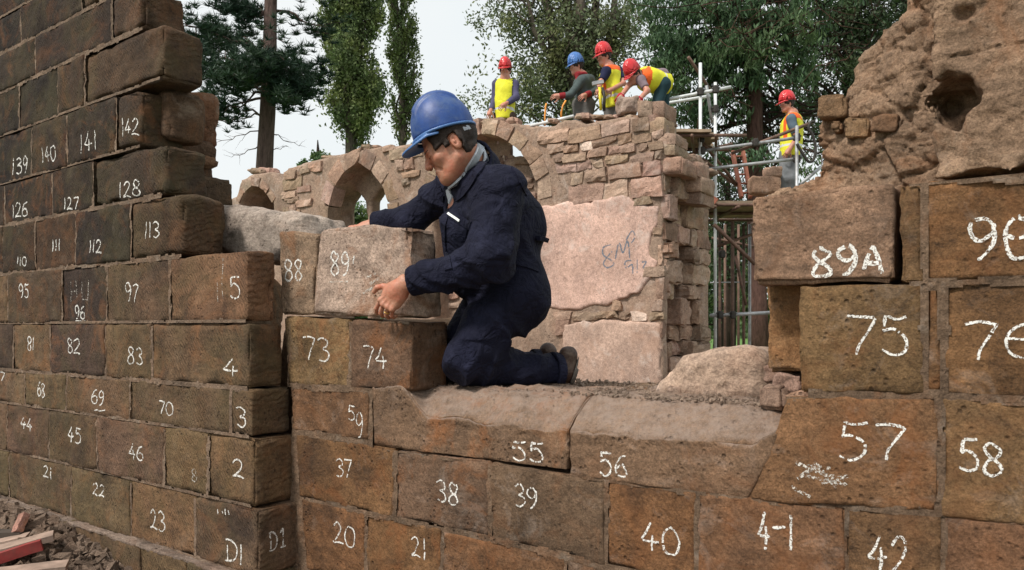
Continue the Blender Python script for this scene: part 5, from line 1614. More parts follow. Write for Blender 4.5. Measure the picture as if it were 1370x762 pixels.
# white sweat band of the cradle showing behind the ear
Gs = Grid(HC-.2, HC+.2, .004)
x, y, z = Gs.local(HC, HM); x = x/HS; y = y/HS; z = z/HS
bnd = np.maximum(np.abs(np.sqrt(((x+.008)/.108)**2+(y/.088)**2)-1)*.1-.0025, np.maximum(np.abs(z-.030)-.018, x+.062))*HS
V, Q = surface_nets(bnd, Gs.lo, .004)
new_obj('sweatband', np_mesh('sweatband', V-MO, Q), M_SHIRT, hat)

# ================================================================== WORKERS ON THE WALL
def cloth_c(name, col, k=.3): return cloth_mat(name, col, k, False, .85, .2, fscale=9)
M_SKIN2 = skin_mat('ruddy_skin', (0.46, 0.23, 0.16))
def worker(label, Y, j, cols, hatmat, fdir, vest=True, res=.017, bend=False, gloves=None, extra=None, hs=1.0, orange=.016):
    """j: joints as (px, py, dY). cols: sleeve/shirt, trousers"""
    Jt = {k: P(v[0], v[1], Y+(v[2] if len(v) > 2 else 0)) for k, v in j.items()}
    base = np.array([Jt['hipL'][0]*.5+Jt['hipR'][0]*.5, Y, Jt['footL'][2]-.04])
    e = thing('person', label, 'person', tuple(base), 0, 'workers in hard hats on the wall and scaffold')
    mp_ = {'e': e, '_o': base}
    hc = Jt['head']; HMm = frame(np.array(fdir, float), (0, 0, 1)); s = hs
    lo = np.min([v for v in Jt.values()], 0)-.26; hi = np.max([v for v in Jt.values()], 0)+.26
    neck = Jt['neck']
    # body: head, arms and hands on one surface
    G = Grid(lo, hi, res*.8)
    Dh = head_sdf(G, hc, HMm, s, False)
    D = smin(Dh, G.cone(hc+np.array([0, 0, -.03]), neck, .058, .066), .03)
    D = smin(D, G.cone(neck, (Jt['hipL']+Jt['hipR'])/2, .09, .11), .05)
    for S in 'LR':
        D = smin(D, G.cone(neck, Jt['sh'+S], .05, .05), .04)
        D = smin(D, G.cone(Jt['sh'+S], Jt['el'+S], .05, .042), .03)
        D = smin(D, G.cone(Jt['el'+S], Jt['ha'+S], .042, .030), .02)
        d = unit(Jt['ha'+S]-Jt['el'+S])
        D = smin(D, G.cone(Jt['ha'+S], Jt['ha'+S]+d*.07, .034, .032), .02)
        D = smin(D, G.cone(Jt['hip'+S], Jt['kn'+S], .075, .055), .04)
        D = smin(D, G.cone(Jt['kn'+S], Jt['foot'+S], .055, .04), .03)
    V, Q = surface_nets(D, G.lo, res*.8)
    nets = [(V-base, Q)]
    # fingers, curled, with the thumb apart
    for S in 'LR':
        if gloves: break
        w = Jt['ha'+S]; d = unit(w-Jt['el'+S]); up = unit(np.cross(d, (.3, 1, .2)))
        Mz = unit(np.array([.1, -1, .2])-d*(np.array([.1, -1, .2])@d)); My = np.cross(Mz, d)
        Gh = Grid(w-.04+np.minimum(d*.22, 0)-.06, w+.04+np.maximum(d*.22, 0)+.06, .0065)
        Dh_, _ = hand_sdf(Gh, w, np.stack([d, My, Mz], 1), .98, [[.5, .7, .4]]*4, [((.6, .8, -.2), .04), ((.8, .6, -.3), .03), ((.9, .3, -.3), .024)], .1)
        V, Q = surface_nets(Dh_, Gh.lo, .0065)
        nets.append((V-base, Q))
    new_obj('body', join_nets(nets, 'body'), M_SKIN2, e)
    # hair
    Hh = skull_hair(hc, HMm, s, Dh, G)
    V, Q = surface_nets(Hh-.004, G.lo, res*.8)
    if len(Q): new_obj('hair', np_mesh('hair', V-base, Q), M_HAIR, e)
    # shirt
    G = Grid(lo, hi, res)
    hipc = (Jt['hipL']+Jt['hipR'])/2
    chest = neck*.68+hipc*.32
    tor = G.cone(chest, hipc+np.array([0, 0, .08]), .155, .135)
    tor = smin(tor, G.cone(Jt['shL'], Jt['shR'], .072, .072), .10)
    tor = smin(tor, G.cone(neck+np.array([0, 0, -.03]), chest, .07, .14), .06)
    arms = 9.0
    for S in 'LR':
        end = Jt['ha'+S]*.75+Jt['el'+S]*.25 if cols[2] else Jt['el'+S]*.75+Jt['sh'+S]*.25
        a = G.cone(Jt['sh'+S], Jt['el'+S], .068, .058)
        if cols[2]: a = smin(a, G.cone(Jt['el'+S], end, .056, .043), .02)
        else:
            d = unit(Jt['el'+S]-Jt['sh'+S]); a = np.maximum(a, G.plane(end, d))
        arms = np.minimum(arms, a)
    nz = .008*fbm(G.X, G.Y, G.Z, 9, 2, 3)
    sh = smin(tor, arms, .03)+nz
    low = G.plane(hipc+np.array([0, 0, .02]), -unit(neck-hipc)*1.0)
    low = G.plane(hipc, unit(hipc-neck))
    sh = np.maximum(sh, low)
    sh = smax(sh, -G.cone(neck+np.array([0, 0, .0]), hc, .062, .075), .01)
    V, Q = surface_nets(sh, G.lo, res)
    new_obj('shirt', np_mesh('shirt', V-base, Q), cols[0], e)
    # trousers
    tr = G.cone(Jt['hipL'], Jt['hipR'], .125, .125)
    for S in 'LR':
        tr = smin(tr, smin(G.cone(Jt['hip'+S], Jt['kn'+S], .10, .078), G.cone(Jt['kn'+S], Jt['foot'+S], .076, .066), .03), .04)
    tr = tr+nz
    V, Q = surface_nets(tr, G.lo, res)
    new_obj('trousers', np_mesh('trousers', V-base, Q), cols[1], e)
    for S in 'LR':
        f = Jt['foot'+S]; fx = unit(np.array([fdir[0], fdir[1], 0]))
        Gf = Grid(f-.2, f+.22, .015)
        V, Q = surface_nets(smin(Gf.cone(f, f+fx*.15+np.array([0, 0, -.01]), .052, .042), Gf.cone(f, f+np.array([0, 0, .1]), .05, .055), .03), Gf.lo, .015)
        new_obj('boot', np_mesh('boot', V-base, Q), M_BOOT, e)
    if vest:
        hem = G.plane(hipc+unit(hipc-neck)*.05, unit(hipc-neck))
        vs = smin(G.cone(chest, hipc+unit(hipc-neck)*.08, .178, .165), G.cone(Jt['shL']*.86+Jt['shR']*.14, Jt['shR']*.86+Jt['shL']*.14, .085, .085), .10)
        vs = np.maximum(vs, hem)+nz
        vs = smax(vs, -G.cone(neck, hc, .080, .11), .02)
        # open V at the front
        fx = unit(np.array([fdir[0], fdir[1], 0])); sd = np.cross((0, 0, 1), fx)
        lat = G.plane(neck, sd)
        for S in 'LR':
            vs = np.maximum(vs, -(G.cone(Jt['sh'+S], Jt['el'+S], .080, .072)))
        V, Q = surface_nets(vs, G.lo, res)
        me = np_mesh('hi_vis_vest', V-base, Q)
        me.materials.append(M_YEL); me.materials.append(M_ORA); me.materials.append(M_REFL)
        ax = unit(neck-hipc); Lt = np.linalg.norm(neck-hipc)
        mi = np.zeros(len(Q), int)
        C_ = V[Q].mean(1)
        t = (C_-hipc)@ax/Lt
        lt = (C_-neck)@sd; fr = (C_-neck)@fx
        shw = abs((Jt['shL']-Jt['shR'])@sd)/2
        mi[(np.abs(np.abs(lt)-.085) < orange) & (fr > -.02) & (t > .35)] = 1
        mi[(t > .80) & (np.abs(lt) > shw*.85) & (orange > .02)] = 1
        mi[(np.abs(t-.18) < .03)] = 2
        me.polygons.foreach_set('material_index', mi.astype(np.int32)); me.update()
        new_obj('hi_vis_vest', me, None, e)
    if gloves:
        for S in 'LR':
            w = Jt['ha'+S]; d = unit(w-Jt['el'+S])
            Mz = unit(np.array([.1, -1, .2])-d*(np.array([.1, -1, .2])@d)); My = np.cross(Mz, d)
            Gh = Grid(w+np.minimum(d*.2, 0)-.09, w+np.maximum(d*.2, 0)+.09, .007)
            Dh_, _ = hand_sdf(Gh, w, np.stack([d, My, Mz], 1), 1.12, [[.5, .7, .4]]*4, [((.6, .8, -.2), .04), ((.8, .6, -.3), .03), ((.9, .3, -.3), .024)], .1)
            V, Q = surface_nets(Dh_-.003, Gh.lo, .007)
            new_obj('glove', np_mesh('glove', V-base, Q), gloves, e)
    helmet_parts(hc+HMm@np.array([-.006, 0, .020]), HMm, .96*s, hatmat, hatmat, mp_, h=.011)
    if extra: extra(e, base, Jt)
    return e, Jt, base
def legs(px, py, hipdx, feetz, Y, spread=8, dpx=0):
    """hips at the pixel, feet on the surface at height feetz above the eye"""
    fy = HY-feetz*F/Y; ky = (py+fy)/2
    return {'hipL': (px-hipdx, py, .02), 'hipR': (px+hipdx, py, -.02), 'knL': (px-spread+dpx, ky, -.05), 'knR': (px+spread*.6+dpx, ky, -.08), 'footL': (px-spread+dpx, fy, .0), 'footR': (px+spread*.8+dpx, fy, .05)}
M_PURP = cloth_c('purple_grey_sweater', (0.075, 0.07, 0.13))
M_GREYJ = cloth_c('dark_teal_jacket', (0.065, 0.085, 0.085))
M_NAVY2 = cloth_c('navy_shirt', (0.015, 0.018, 0.05))
M_MAUVE = cloth_c('mauve_tee', (0.20, 0.15, 0.17))
M_SLATE = cloth_c('slate_shirt', (0.10, 0.14, 0.18))
M_GTR = cloth_c('grey_trousers', (0.11, 0.105, 0.10)); M_TEAL = cloth_c('dark_teal_trousers', (0.018, 0.045, 0.055)); M_JEAN = cloth_c('pale_jeans', (0.16, 0.17, 0.18)); M_BRN = cloth_c('brown_trousers', (0.07, 0.045, 0.035))
M_REDG = cloth_c('red_work_glove', (0.32, 0.02, 0.035))
M_SCARF = cloth_c('dark_red_scarf', (0.22, 0.02, 0.025))
FZ = 2.60
# 1: alone at the left, facing the camera
worker('worker in a red hard hat and yellow vest standing alone on the wall top', 12.4,
       {**legs(675, 157, 6, FZ, 12.4), 'head': (676, 95), 'neck': (676, 107, .02), 'shL': (664, 112, .02), 'shR': (688, 112, 0), 'elL': (662, 133, .05), 'haL': (656, 149, -.12), 'elR': (691, 130, -.10), 'haR': (676, 139, -.28)},
       (M_PURP, M_BRN, True), M_HELM_RED, (-.25, -1, -.15), orange=.0)
# 2: blue hat, reaching out to the left
def scarf(e, base, J):
    G = Grid(J['neck']-.2, J['neck']+.2, .012)
    x, y, z = G.local(J['neck']+np.array([-.03, -.03, .01]))
    D = np.sqrt((np.sqrt(x*x+y*y)-.075)**2+z*z)-.035+.008*vnoise(G.X, G.Y, G.Z, 20, 3)
    D = smin(D, G.cone(J['neck']+np.array([-.08, -.09, 0]), J['neck']+np.array([-.09, -.12, -.16]), .035, .03), .03)
    V, Q = surface_nets(D, G.lo, .012); new_obj('scarf', np_mesh('scarf', V-base, Q), M_SCARF, e)
    for S in 'LR':
        a = J['ha'+S]*.9+J['el'+S]*.1; b = J['ha'+S]*.6+J['el'+S]*.4
        Gc = Grid(np.minimum(a, b)-.08, np.maximum(a, b)+.08, .012)
        V, Q = surface_nets(Gc.cone(a, b, .046, .050), Gc.lo, .012); new_obj('cuff', np_mesh('cuff', V-base, Q), M_SCARF, e)
worker('worker in a light blue hard hat and dark jacket reaching one arm out', 11.7,
       {**legs(781, 140, 5, FZ, 11.7, 7, -2), 'head': (771, 90), 'neck': (779, 102, .03), 'shL': (779, 107, -.15), 'shR': (790, 106, .15), 'elL': (763, 127, -.20), 'haL': (749, 128, -.22), 'elR': (796, 122, -.02), 'haR': (783, 127, -.22)},
       (M_GREYJ, M_GTR, True), M_HELM_B2, (-1, -.35, -.25), vest=False, extra=scarf)
# 3: tall, red hat, holding a yellow-handled tool
w3 = worker('tallest worker, red hard hat, navy sleeves, yellow vest, holding a yellow handled tool', 11.6,
       {**legs(822, 141, 6, FZ, 11.6, 8, 0), 'head': (808, 77), 'neck': (814, 89, .03), 'shL': (811, 95, -.16), 'shR': (827, 94, .14), 'elL': (803, 111, -.22), 'haL': (801, 119, -.34), 'elR': (834, 111, -.05), 'haR': (817, 120, -.26)},
       (M_NAVY2, M_GTR, False), M_HELM_RED, (-1, -.5, -.25), hs=1.05, orange=.03)
# 4: bent forward over the stone he is laying
w4 = worker('worker in a red hard hat bending over a stone on the wall end', 11.0,
       {'head': (848, 100, -.25), 'neck': (856, 103, -.18), 'shL': (857, 107, -.28), 'shR': (865, 101, .06), 'elL': (866, 121, -.38), 'haL': (857, 131, -.45), 'elR': (842, 113, -.2), 'haR': (832, 127, -.42),
        'hipL': (886, 113, -.06), 'hipR': (889, 110, .2), 'knL': (879, 142, -.1), 'knR': (888, 143, .2), 'footL': (884, 177, .0), 'footR': (893, 177, .25)},
       (M_MAUVE, M_TEAL, False), M_HELM_RED, (-.8, -.55, -.75), gloves=M_REDG, orange=.03)
# 5: on the scaffold at the right
PZ = 1.96
w5 = worker('worker in a red hard hat and yellow vest standing upright on the scaffold', 11.9,
       {**legs(1058, 206, 5, PZ, 11.9, 7, -4), 'head': (1053, 140), 'neck': (1060, 152, .02), 'shL': (1058, 158, -.17), 'shR': (1066, 158, .17), 'elL': (1066, 184, -.20), 'haL': (1056, 200, -.22), 'elR': (1068, 182, .2), 'haR': (1058, 198, .15)},
       (M_SLATE, M_JEAN, False), M_HELM_RED, (-1, -.15, -.12), orange=.03)

# ------------------------------------------------------------------ generic round bars
def tube_mesh(paths, r, seg=8, taper=None, name='tube'):
    V = []; Fc = []
    for pts in paths:
        pts = [Vector(p) for p in pts]; b0 = len(V)
        for i, p in enumerate(pts):
            d = (pts[min(i+1, len(pts)-1)]-pts[max(i-1, 0)]).normalized()
            a = d.cross(Vector((.31, .2, .93)))
            if a.length < .05: a = d.cross(Vector((1, 0, 0)))
            a.normalize(); b = d.cross(a)
            rr = r if taper is None else taper[min(i, len(taper)-1)]
            for k in range(seg):
                t = 2*math.pi*k/seg
                V.append(p+a*math.cos(t)*rr+b*math.sin(t)*rr)
        n = len(pts)
        for i in range(n-1):
            for k in range(seg):
                Fc.append((b0+i*seg+k, b0+i*seg+(k+1) % seg, b0+(i+1)*seg+(k+1) % seg, b0+(i+1)*seg+k))
        Fc.append(tuple(b0+k for k in range(seg))[::-1]); Fc.append(tuple(b0+(n-1)*seg+k for k in range(seg)))
    return py_mesh(name, V, Fc, True)
def box_between(name, a, b, w, t, mat, parent, org, up=(0, 0, 1)):
    a = Vector(a); b = Vector(b); d = (b-a); L = d.length; d.normalize()
    s = d.cross(Vector(up)).normalized(); u = s.cross(d)
    V = []; Fc = []
    n = 6
    for i in range(n+1):
        p = a+d*L*i/n+u*.006*noise.noise(a*3+Vector((i*.7, 0, 0)))
        for x, y in ((-1, -1), (1, -1), (1, 1), (-1, 1)):
            V.append(p+s*w/2*x+u*t/2*y-Vector(org))
    for i in range(n):
        for k in range(4): Fc.append((i*4+k, i*4+(k+1) % 4, i*4+4+(k+1) % 4, i*4+4+k))
    Fc.append((3, 2, 1, 0)); Fc.append(tuple(n*4+k for k in range(4)))
    return new_obj(name, py_mesh(name, V, Fc), mat, parent)
M_TUBE = plain_mat('galvanised_tube', (0.36, 0.37, 0.38), 0.5, 0.35, 9, .2, 60, .002, metal=.35, dirt=.5, dirtcol=(.16, .12, .09))
M_TUBEB = plain_mat('rusty_tube', (0.15, 0.09, 0.065), 0.7, 0.4, 12, .4, 60, .003, metal=.2, dirt=.5, dirtcol=(.07, .04, .03))
M_TUBEW = plain_mat('pale_tube', (0.62, 0.64, 0.64), 0.45, 0.2, 9)
M_BOARD = plain_mat('scaffold_plank', (0.30, 0.22, 0.15), 0.85, 0.35, 6, .6, 30, .004, dirt=.4)
M_LADDER = plain_mat('red_brown_timber', (0.26, 0.095, 0.06), 0.8, 0.3, 10, .4, 40, .003)
M_COUP = plain_mat('dark_coupler', (0.05, 0.045, 0.04), 0.6, 0.3, 30, metal=.5)
SO = P(985, 0, 11.8); SO[2] = 0.0
scaf = thing('scaffold', 'steel tube scaffold with two plank platforms at the broken right end of the back wall', 'scaffold', tuple(SO))
def tb(pts, mat, r=.0245, couple=True, name='scaffold_tube'):
    q = [P(*p)-SO if len(p) == 3 else np.array(p[:3])-SO for p in pts]
    a, b = Vector(q[0]), Vector(q[-1])
    o = new_obj(name, tube_mesh([[a, a.lerp(b, .33), a.lerp(b, .66), b]], r, 10), mat, scaf)
    return o
def coupler(px, py, Y):
    p = P(px, py, Y)-SO
    G = Grid(p-.09, p+.09, .012)
    D = np.minimum(G.box(p, (.05, .035, .045), None, .01), G.box(p+np.array([0, -.03, 0]), (.035, .03, .06), None, .01))
    D = np.minimum(D, G.cone(p+np.array([-.065, -.03, .02]), p+np.array([.065, -.03, .02]), .009))
    V, Q = surface_nets(D, G.lo, .012)
    new_obj('coupler', np_mesh('coupler', V, Q), M_COUP, scaf)
def grd(px, Y): return P(px, HY+1000*EYE/Y, Y)
def vert(px, ytop, Y, mat, r=.0245):
    a = P(px, ytop, Y); b = a.copy(); b[2] = 0.0
    new_obj('scaffold_tube', tube_mesh([[a-SO, a*.5+b*.5-SO, b-SO]], r, 10), mat, scaf)
Y1, Y2 = 11.3, 13.0
vert(937, 84, Y1-.03, M_TUBEW)
vert(957, 110, Y1+.42, M_TUBEW)
vert(1066, 168, Y1-.05, M_TUBE, .0245)
vert(963, 302, Y2, M_TUBEB); vert(980, 296, Y1+.5, M_TUBEB, .028); vert(995, 300, Y1+1.0, M_TUBEB); vert(1003, 300, Y2, M_TUBE); vert(970, 300, Y2+1.2, M_TUBEB); vert(988, 300, Y2+1.4, M_TUBEB)
tb([(876, 136, Y1), (978, 116, Y1)], M_TUBEW); tb([(868, 142, Y1+.5), (950, 128, Y1+.5)], M_TUBEW)
tb([(921, 76, Y1+.05), (950, 120, Y1+.5)], M_TUBEB); tb([(945, 114, Y1+.3), (953, 164, Y1+.5)], M_TUBE)
tb([(900, 212, Y1+.5), (980, 192, Y1+.5)], M_TUBEB)
tb([(936, 202, Y1), (1066, 184, Y1)], M_TUBE); tb([(979, 205, Y1+.06), (1088, 163, Y1+.06)], M_TUBEB)
tb([(936, 227, Y1), (1068, 212, Y1)], M_TUBE)
tb([(928, 176, Y1+.1), (990, 252, Y1+.9)], M_TUBEB); tb([(940, 212, Y1+.2), (985, 248, Y1+.9)], M_TUBEB)
tb([(955, 300, Y1+.1), (1010, 353, Y1+.1)], M_TUBEB, .03); tb([(984, 342, Y1+.4), (998, 408, Y1+.4)], M_TUBEB); tb([(957, 330, Y1+.8), (1010, 312, Y1+.8)], M_TUBEB)
tb([(950, 422, Y1+.1), (1030, 418, Y1+.1)], M_TUBE, .028); tb([(950, 378, Y2), (1000, 377, Y2)], M_TUBE, .012); tb([(952, 318, Y2+.6), (1010, 330, Y2+.6)], M_TUBEB)
tb([(1066, 250, Y1), (1100, 222, Y1)], M_TUBE)
for c in ((937, 123, Y1-.02), (957, 120, Y1), (957, 146, Y1+.4), (939, 202, Y1), (941, 227, Y1), (1066, 184, Y1), (1066, 213, Y1), (1010, 191, Y1), (966, 340, Y1+.3), (963, 421, Y1+.1), (980, 421, Y1+.1), (938, 186, Y1)): coupler(*c)
# platforms: planks laid side by side
def platform(x0, x1, y0, y1, z, n, tilt=0):
    for i in range(n):
        yy = y0+(y1-y0)*(i+.5)/n; w = (y1-y0)/n-.012
        dx = random.uniform(-.05, .08)
        box_between('plank', (x0+dx+tilt*i, yy, z), (x1+dx+tilt*i, yy+random.uniform(-.01, .01), z+random.uniform(-.008, .008)), w, .042, M_BOARD, scaf, SO)
z1 = 2.88+EYE
platform((902-CX)/F*10.9, (955-CX)/F*10.9, 10.9, 12.0, z1, 5, .065)
for yy in (11.0, 11.9): tb([((905-CX)/F*10.9, yy, z1-.05, 0), ((985-CX)/F*11.5, yy, z1-.05, 0)], M_TUBEB)
for xx in (2.6, 2.95): tb([(xx, 10.8, z1-.10, 0), (xx+.35, 12.1, z1-.10, 0)], M_TUBEB)
z2 = PZ-.045+EYE
platform(2.95, 4.9, 11.4, 12.9, z2, 6)
for yy in (11.35, 12.2, 12.95): tb([(2.9, yy, z2-.05, 0), (5.0, yy, z2-.05, 0)], M_TUBEB)
for xx in (3.05, 3.4, 4.2): tb([(xx, 11.2, z2-.1, 0), (xx, 13.1, z2-.1, 0)], M_TUBEB)
box_between('toe_board', P(942, 262, Y1+.02), P(957, 272, Y1-.05), .03, .16, M_LADDER, scaf, SO)
# ladder
LO = P(990, 264, 12.0)
lad = thing('ladder', 'red brown wooden ladder leaning on the scaffold platform left of the older worker', 'ladder', tuple(LO))
la = [(P(980, 203, 12.4), P(992, 264, 12.0)), (P(994, 203, 12.4), P(1004, 264, 12.0))]
for a, b in la: box_between('rail', a, b, .05, .075, M_LADDER, lad, LO, up=(0, 1, 0))
for i in range(5):
    t = (i+.5)/5
    a = la[0][0]*(1-t)+la[0][1]*t; b = la[1][0]*(1-t)+la[1][1]*t
    new_obj('rung', tube_mesh([[a-LO, b-LO]], .017, 8), M_LADDER, lad)
# stones stacked on the platform by the worker
def small_stone(px0, py0, px1, py1, Y, col, label, seed, mat=M_PINK, cat='stone', name='loose_stone', dep=.25, group=None, d=.02):
    a = P(px0, py1, Y); b = P(px1, py0, Y); w = b[0]-a[0]; hh = b[2]-a[2]
    G = Grid((-w/2-.05, -dep/2-.05, -.05), (w/2+.05, dep/2+.05, hh+.05), max(.01, w/24))
    D = G.box((0, 0, hh/2), (w/2, dep/2, hh/2), None, min(w, hh)*.14)
    D = D+min(w, hh)*.10*fbm(G.X, G.Y, G.Z, 2.2/w, 4, seed)
    V, Q = surface_nets(D, G.lo, G.h)
    V[:, 2] -= V[:, 2].min()
    o = new_obj(name, np_mesh(name, V, Q), mat, None, ((a[0]+b[0])/2, Y, a[2]), random.uniform(-.2, .2)); o.color = (*col, 1)
    tag(o, label, cat, group)
    return o
small_stone(1003, 239, 1042, 262, 11.7, (.40, .25, .17), 'long reddish stone lying on the scaffold platform left of the older worker', 1)
small_stone(1022, 226, 1044, 239, 11.7, (.45, .30, .22), 'small pinkish stone on top of the long reddish stone on the scaffold', 2)
small_stone(826, 132, 852, 156, 10.1, (.34, .25, .20), 'rough brown stone being set on the wall top under the red gloves', 3, dep=.3)
# white pipe and orange rods on the wall top
pA, pB_ = P(710, 168, 10.9), P(767, 155, 10.4)
o = new_obj('pipe', tube_mesh([[Vector((0, 0, 0)), Vector(pB_-pA)]], .022, 10), M_TUBEW, None, tuple(pA)); tag(o, 'white pipe lying along the wall top between two workers', 'pipe')
M_ORR = plain_mat('orange_rod', (0.75, 0.30, 0.05), 0.5, .1)
for k, pts in enumerate([[(729, 168), (729, 155), (730, 142), (731, 138)], [(751, 161), (751, 150), (753, 141), (757, 134)]]):
    q = [P(x, y, 10.85) for x, y in pts]
    o = new_obj('orange_rod', tube_mesh([[Vector(a-q[0]) for a in q]], .013, 8), M_ORR, None, tuple(q[0]))
    tag(o, ['straighter orange rod standing upright left of its twin, behind the white pipe', 'bent orange rod standing behind the white pipe, nearer the blue hatted worker'][k], 'rod')
# yellow-handled tool in the tall worker's hands
tp = P(802, 112, 11.2)
tool = thing('hammer', 'yellow handled long hammer held upright in front of the tallest worker', 'hammer', tuple(tp))
M_YH = plain_mat('yellow_handle', (0.75, 0.62, 0.04), .4, .1)
new_obj('handle', tube_mesh([[Vector((0, 0, -.05)), Vector(P(804, 147, 11.2)-tp)]], .022, 10), M_YH, tool)
box_between('head', tp+np.array([-.11, 0, .0]), tp+np.array([.06, 0, .035]), .05, .05, M_TUBE, tool, tp)
new_obj('strap', tube_mesh([[Vector((.05, .02, -.05)), Vector((.075, 0, -.2)), Vector((.07, 0, -.40))]], .022, 8), M_COUP, tool)
# black hose coiled over the rail beside the older worker
hp_ = [(1066, 192), (1074, 205), (1082, 216), (1089, 212), (1091, 196), (1087, 180), (1082, 172), (1084, 164), (1090, 162)]
q = [P(x, y, 11.2) for x, y in catmull(hp_, 5)]
o = new_obj('hose', tube_mesh([[Vector(a-q[0]) for a in q]], .022, 8), M_COUP, None, tuple(q[0])); tag(o, 'black hose looped over the rail behind the older worker', 'hose')

# ------------------------------------------------------------------ rubble in the lower left corner
M_TIMB = plain_mat('weathered_timber', (0.33, 0.235, 0.185), 0.85, 0.35, 8, .6, 40, .004, dirt=.5)
M_REDW = plain_mat('red_painted_timber', (0.26, 0.035, 0.03), 0.6, 0.3, 15, .3, 50, .003, dirt=.4)
def plank(label, a, b, w, t, mat):
    a = np.array(a); b = np.array(b)
    o = box_between('board', a, b, w, t, mat, None, a); o.location = tuple(a); tag(o, label, 'board', 'boards dumped in the rubble at the lower left')
plank('weathered timber board at the lower left with its end against the plinth rubble', P(-60, 752, 3.55), P(72, 716, 3.75), .11, .03, M_TIMB)
plank('red painted batten lying just below the weathered timber board', P(-50, 762, 3.48), P(56, 728, 3.62), .035, .05, M_REDW)
plank('pale broken board behind the long weathered board, pointing at the plinth', P(-50, 738, 3.8), P(38, 717, 3.9), .10, .025, M_TIMB)
plank('darker short board lying level at the left edge behind the other boards', P(-70, 712, 4.0), P(34, 714, 3.95), .08, .03, plain_mat('dark_timber', (.06, .045, .035), .9, .3, 9))
plank('pale board lying nearest the bottom left corner', P(-40, 772, 3.3), P(90, 756, 3.45), .12, .025, M_TIMB)
ba, bb = P(22, 713, 3.93), P(33, 688, 4.0)
br = box_between('brick', ba, bb, .055, .035, M_CORE, None, ba, up=(.5, 1, 0)); br.location = tuple(ba); br.color = (.42, .22, .17, 1)
tag(br, 'reddish brick standing upright against the plinth at the lower left', 'brick')
rg = np.random.default_rng(4)
HX = P(30, 760, 3.9)
def rubble_heap():
    G = Grid((-3.6, 3.15, -.10), (-1.45, 4.45, .38), .028)
    X, Y, Z = G.X, G.Y, G.Z
    cc = B.x*X+B.y*Y
    # slope of soil against the plinth
    top = .02+.20*np.clip(1-(C_LEFT-.03-cc)/.55, 0, 1)*np.clip((-1.5-X)/.9, 0, 1)+.05*fbm(X, Y, Z*0, 5, 4, 3)
    D = np.maximum(Z-top, cc-(C_LEFT+.05))
    V, Q = surface_nets(D, G.lo, .028)
    o = new_obj('rubble_mound', np_mesh('rubble_mound', V, Q), M_SOIL); o['kind'] = 'structure'; o.color = (.12, .085, .06, 1)
    n = 2600
    x = rg.uniform(-3.3, -1.6, n); cw = C_LEFT-.05-rg.random(n)**1.5*.75
    y = (cw-B.x*x)/B.y
    s = .005+.034*rg.random(n)**3
    zt = .05+.20*np.clip(1-(C_LEFT-.03-cw)/.55, 0, 1)*np.clip((-1.5-x)/.9, 0, 1)
    Vv, Fq = chips(n, s, rg)
    Vv = Vv+np.stack([x, y, zt+s*.2], -1)[:, None]
    o = new_obj('rubble_scatter', np_mesh('rubble_scatter', Vv.reshape(-1, 3), Fq, False), M_GRIT); o['kind'] = 'stuff'; o.color = (.24, .17, .125, 1)
rubble_heap()

# ================================================================== TREES
def leaf_mat(name, col, var=.5, trans=.25):
    N = NT(name)
    geo = N.t.nodes.new('ShaderNodeNewGeometry')
    c = N.mix(col, N.ramp(geo.outputs['Random Per Island'], [(0.0, 1-var), (1.0, 1+var)]), 1.0, 'MULTIPLY')
    c = N.mix(c, (col[0]*1.7, col[1]*1.35, col[2]*.8), N.ramp(N.noise(geo.outputs['Position'], .9, 3), [(0.45, 0.0), (0.7, .6)]))
    N.l(c, N.b.inputs['Base Color']); N.b.inputs['Roughness'].default_value = .6; N.b.inputs['Specular IOR Level'].default_value = .3
    tr = N.t.nodes.new('ShaderNodeBsdfTranslucent'); N.l(c, tr.inputs['Color'])
    mx = N.t.nodes.new('ShaderNodeMixShader'); mx.inputs[0].default_value = trans
    N.l(N.b.outputs[0], mx.inputs[1]); N.l(tr.outputs[0], mx.inputs[2]); N.l(mx.outputs[0], N.out.inputs['Surface'])
    return N.m
def bark_mat(name, col, k=1.0):
    N = NT(name)
    tc = N.t.nodes.new('ShaderNodeTexCoord'); mp_ = N.t.nodes.new('ShaderNodeMapping'); mp_.inputs['Scale'].default_value = (7*k, 7*k, 1.6*k)
    N.l(tc.outputs['Object'], mp_.inputs['Vector'])
    n = N.noise(mp_.outputs[0], 2.0, 8, .7, .6)
    c = N.mix(col, N.ramp(n, [(.3, .35), (.5, 1.0), (.7, 1.5)]), 1.0, 'MULTIPLY')
    N.l(c, N.b.inputs['Base Color']); N.b.inputs['Roughness'].default_value = .95; N.b.inputs['Specular IOR Level'].default_value = .15
    N.l(N.bump(n, 1.0, .06), N.b.inputs['Normal'])
    return N.m
L_POP = leaf_mat('poplar_leaf', (0.12, 0.165, 0.065), .5, .3); L_PINE = leaf_mat('pine_needle', (0.022, 0.048, 0.030), .5, .1)
L_CON = leaf_mat('conifer_spray', (0.058, 0.108, 0.052), .5, .25); L_MID = leaf_mat('willow_leaf', (0.13, 0.16, 0.085), .5, .3); L_FAR = leaf_mat('far_leaf', (0.10, 0.16, 0.07), .4, .35)
L_DARK = leaf_mat('dark_leaf', (0.030, 0.052, 0.022), .5, .15)
B_PINE = bark_mat('pine_bark', (0.115, 0.078, 0.068)); B_POP = bark_mat('poplar_bark', (0.10, 0.082, 0.065)); B_DARK = bark_mat('dark_bark', (0.045, 0.030, 0.024)); B_TWIG = bark_mat('dry_twig', (0.105, 0.058, 0.042), 3)
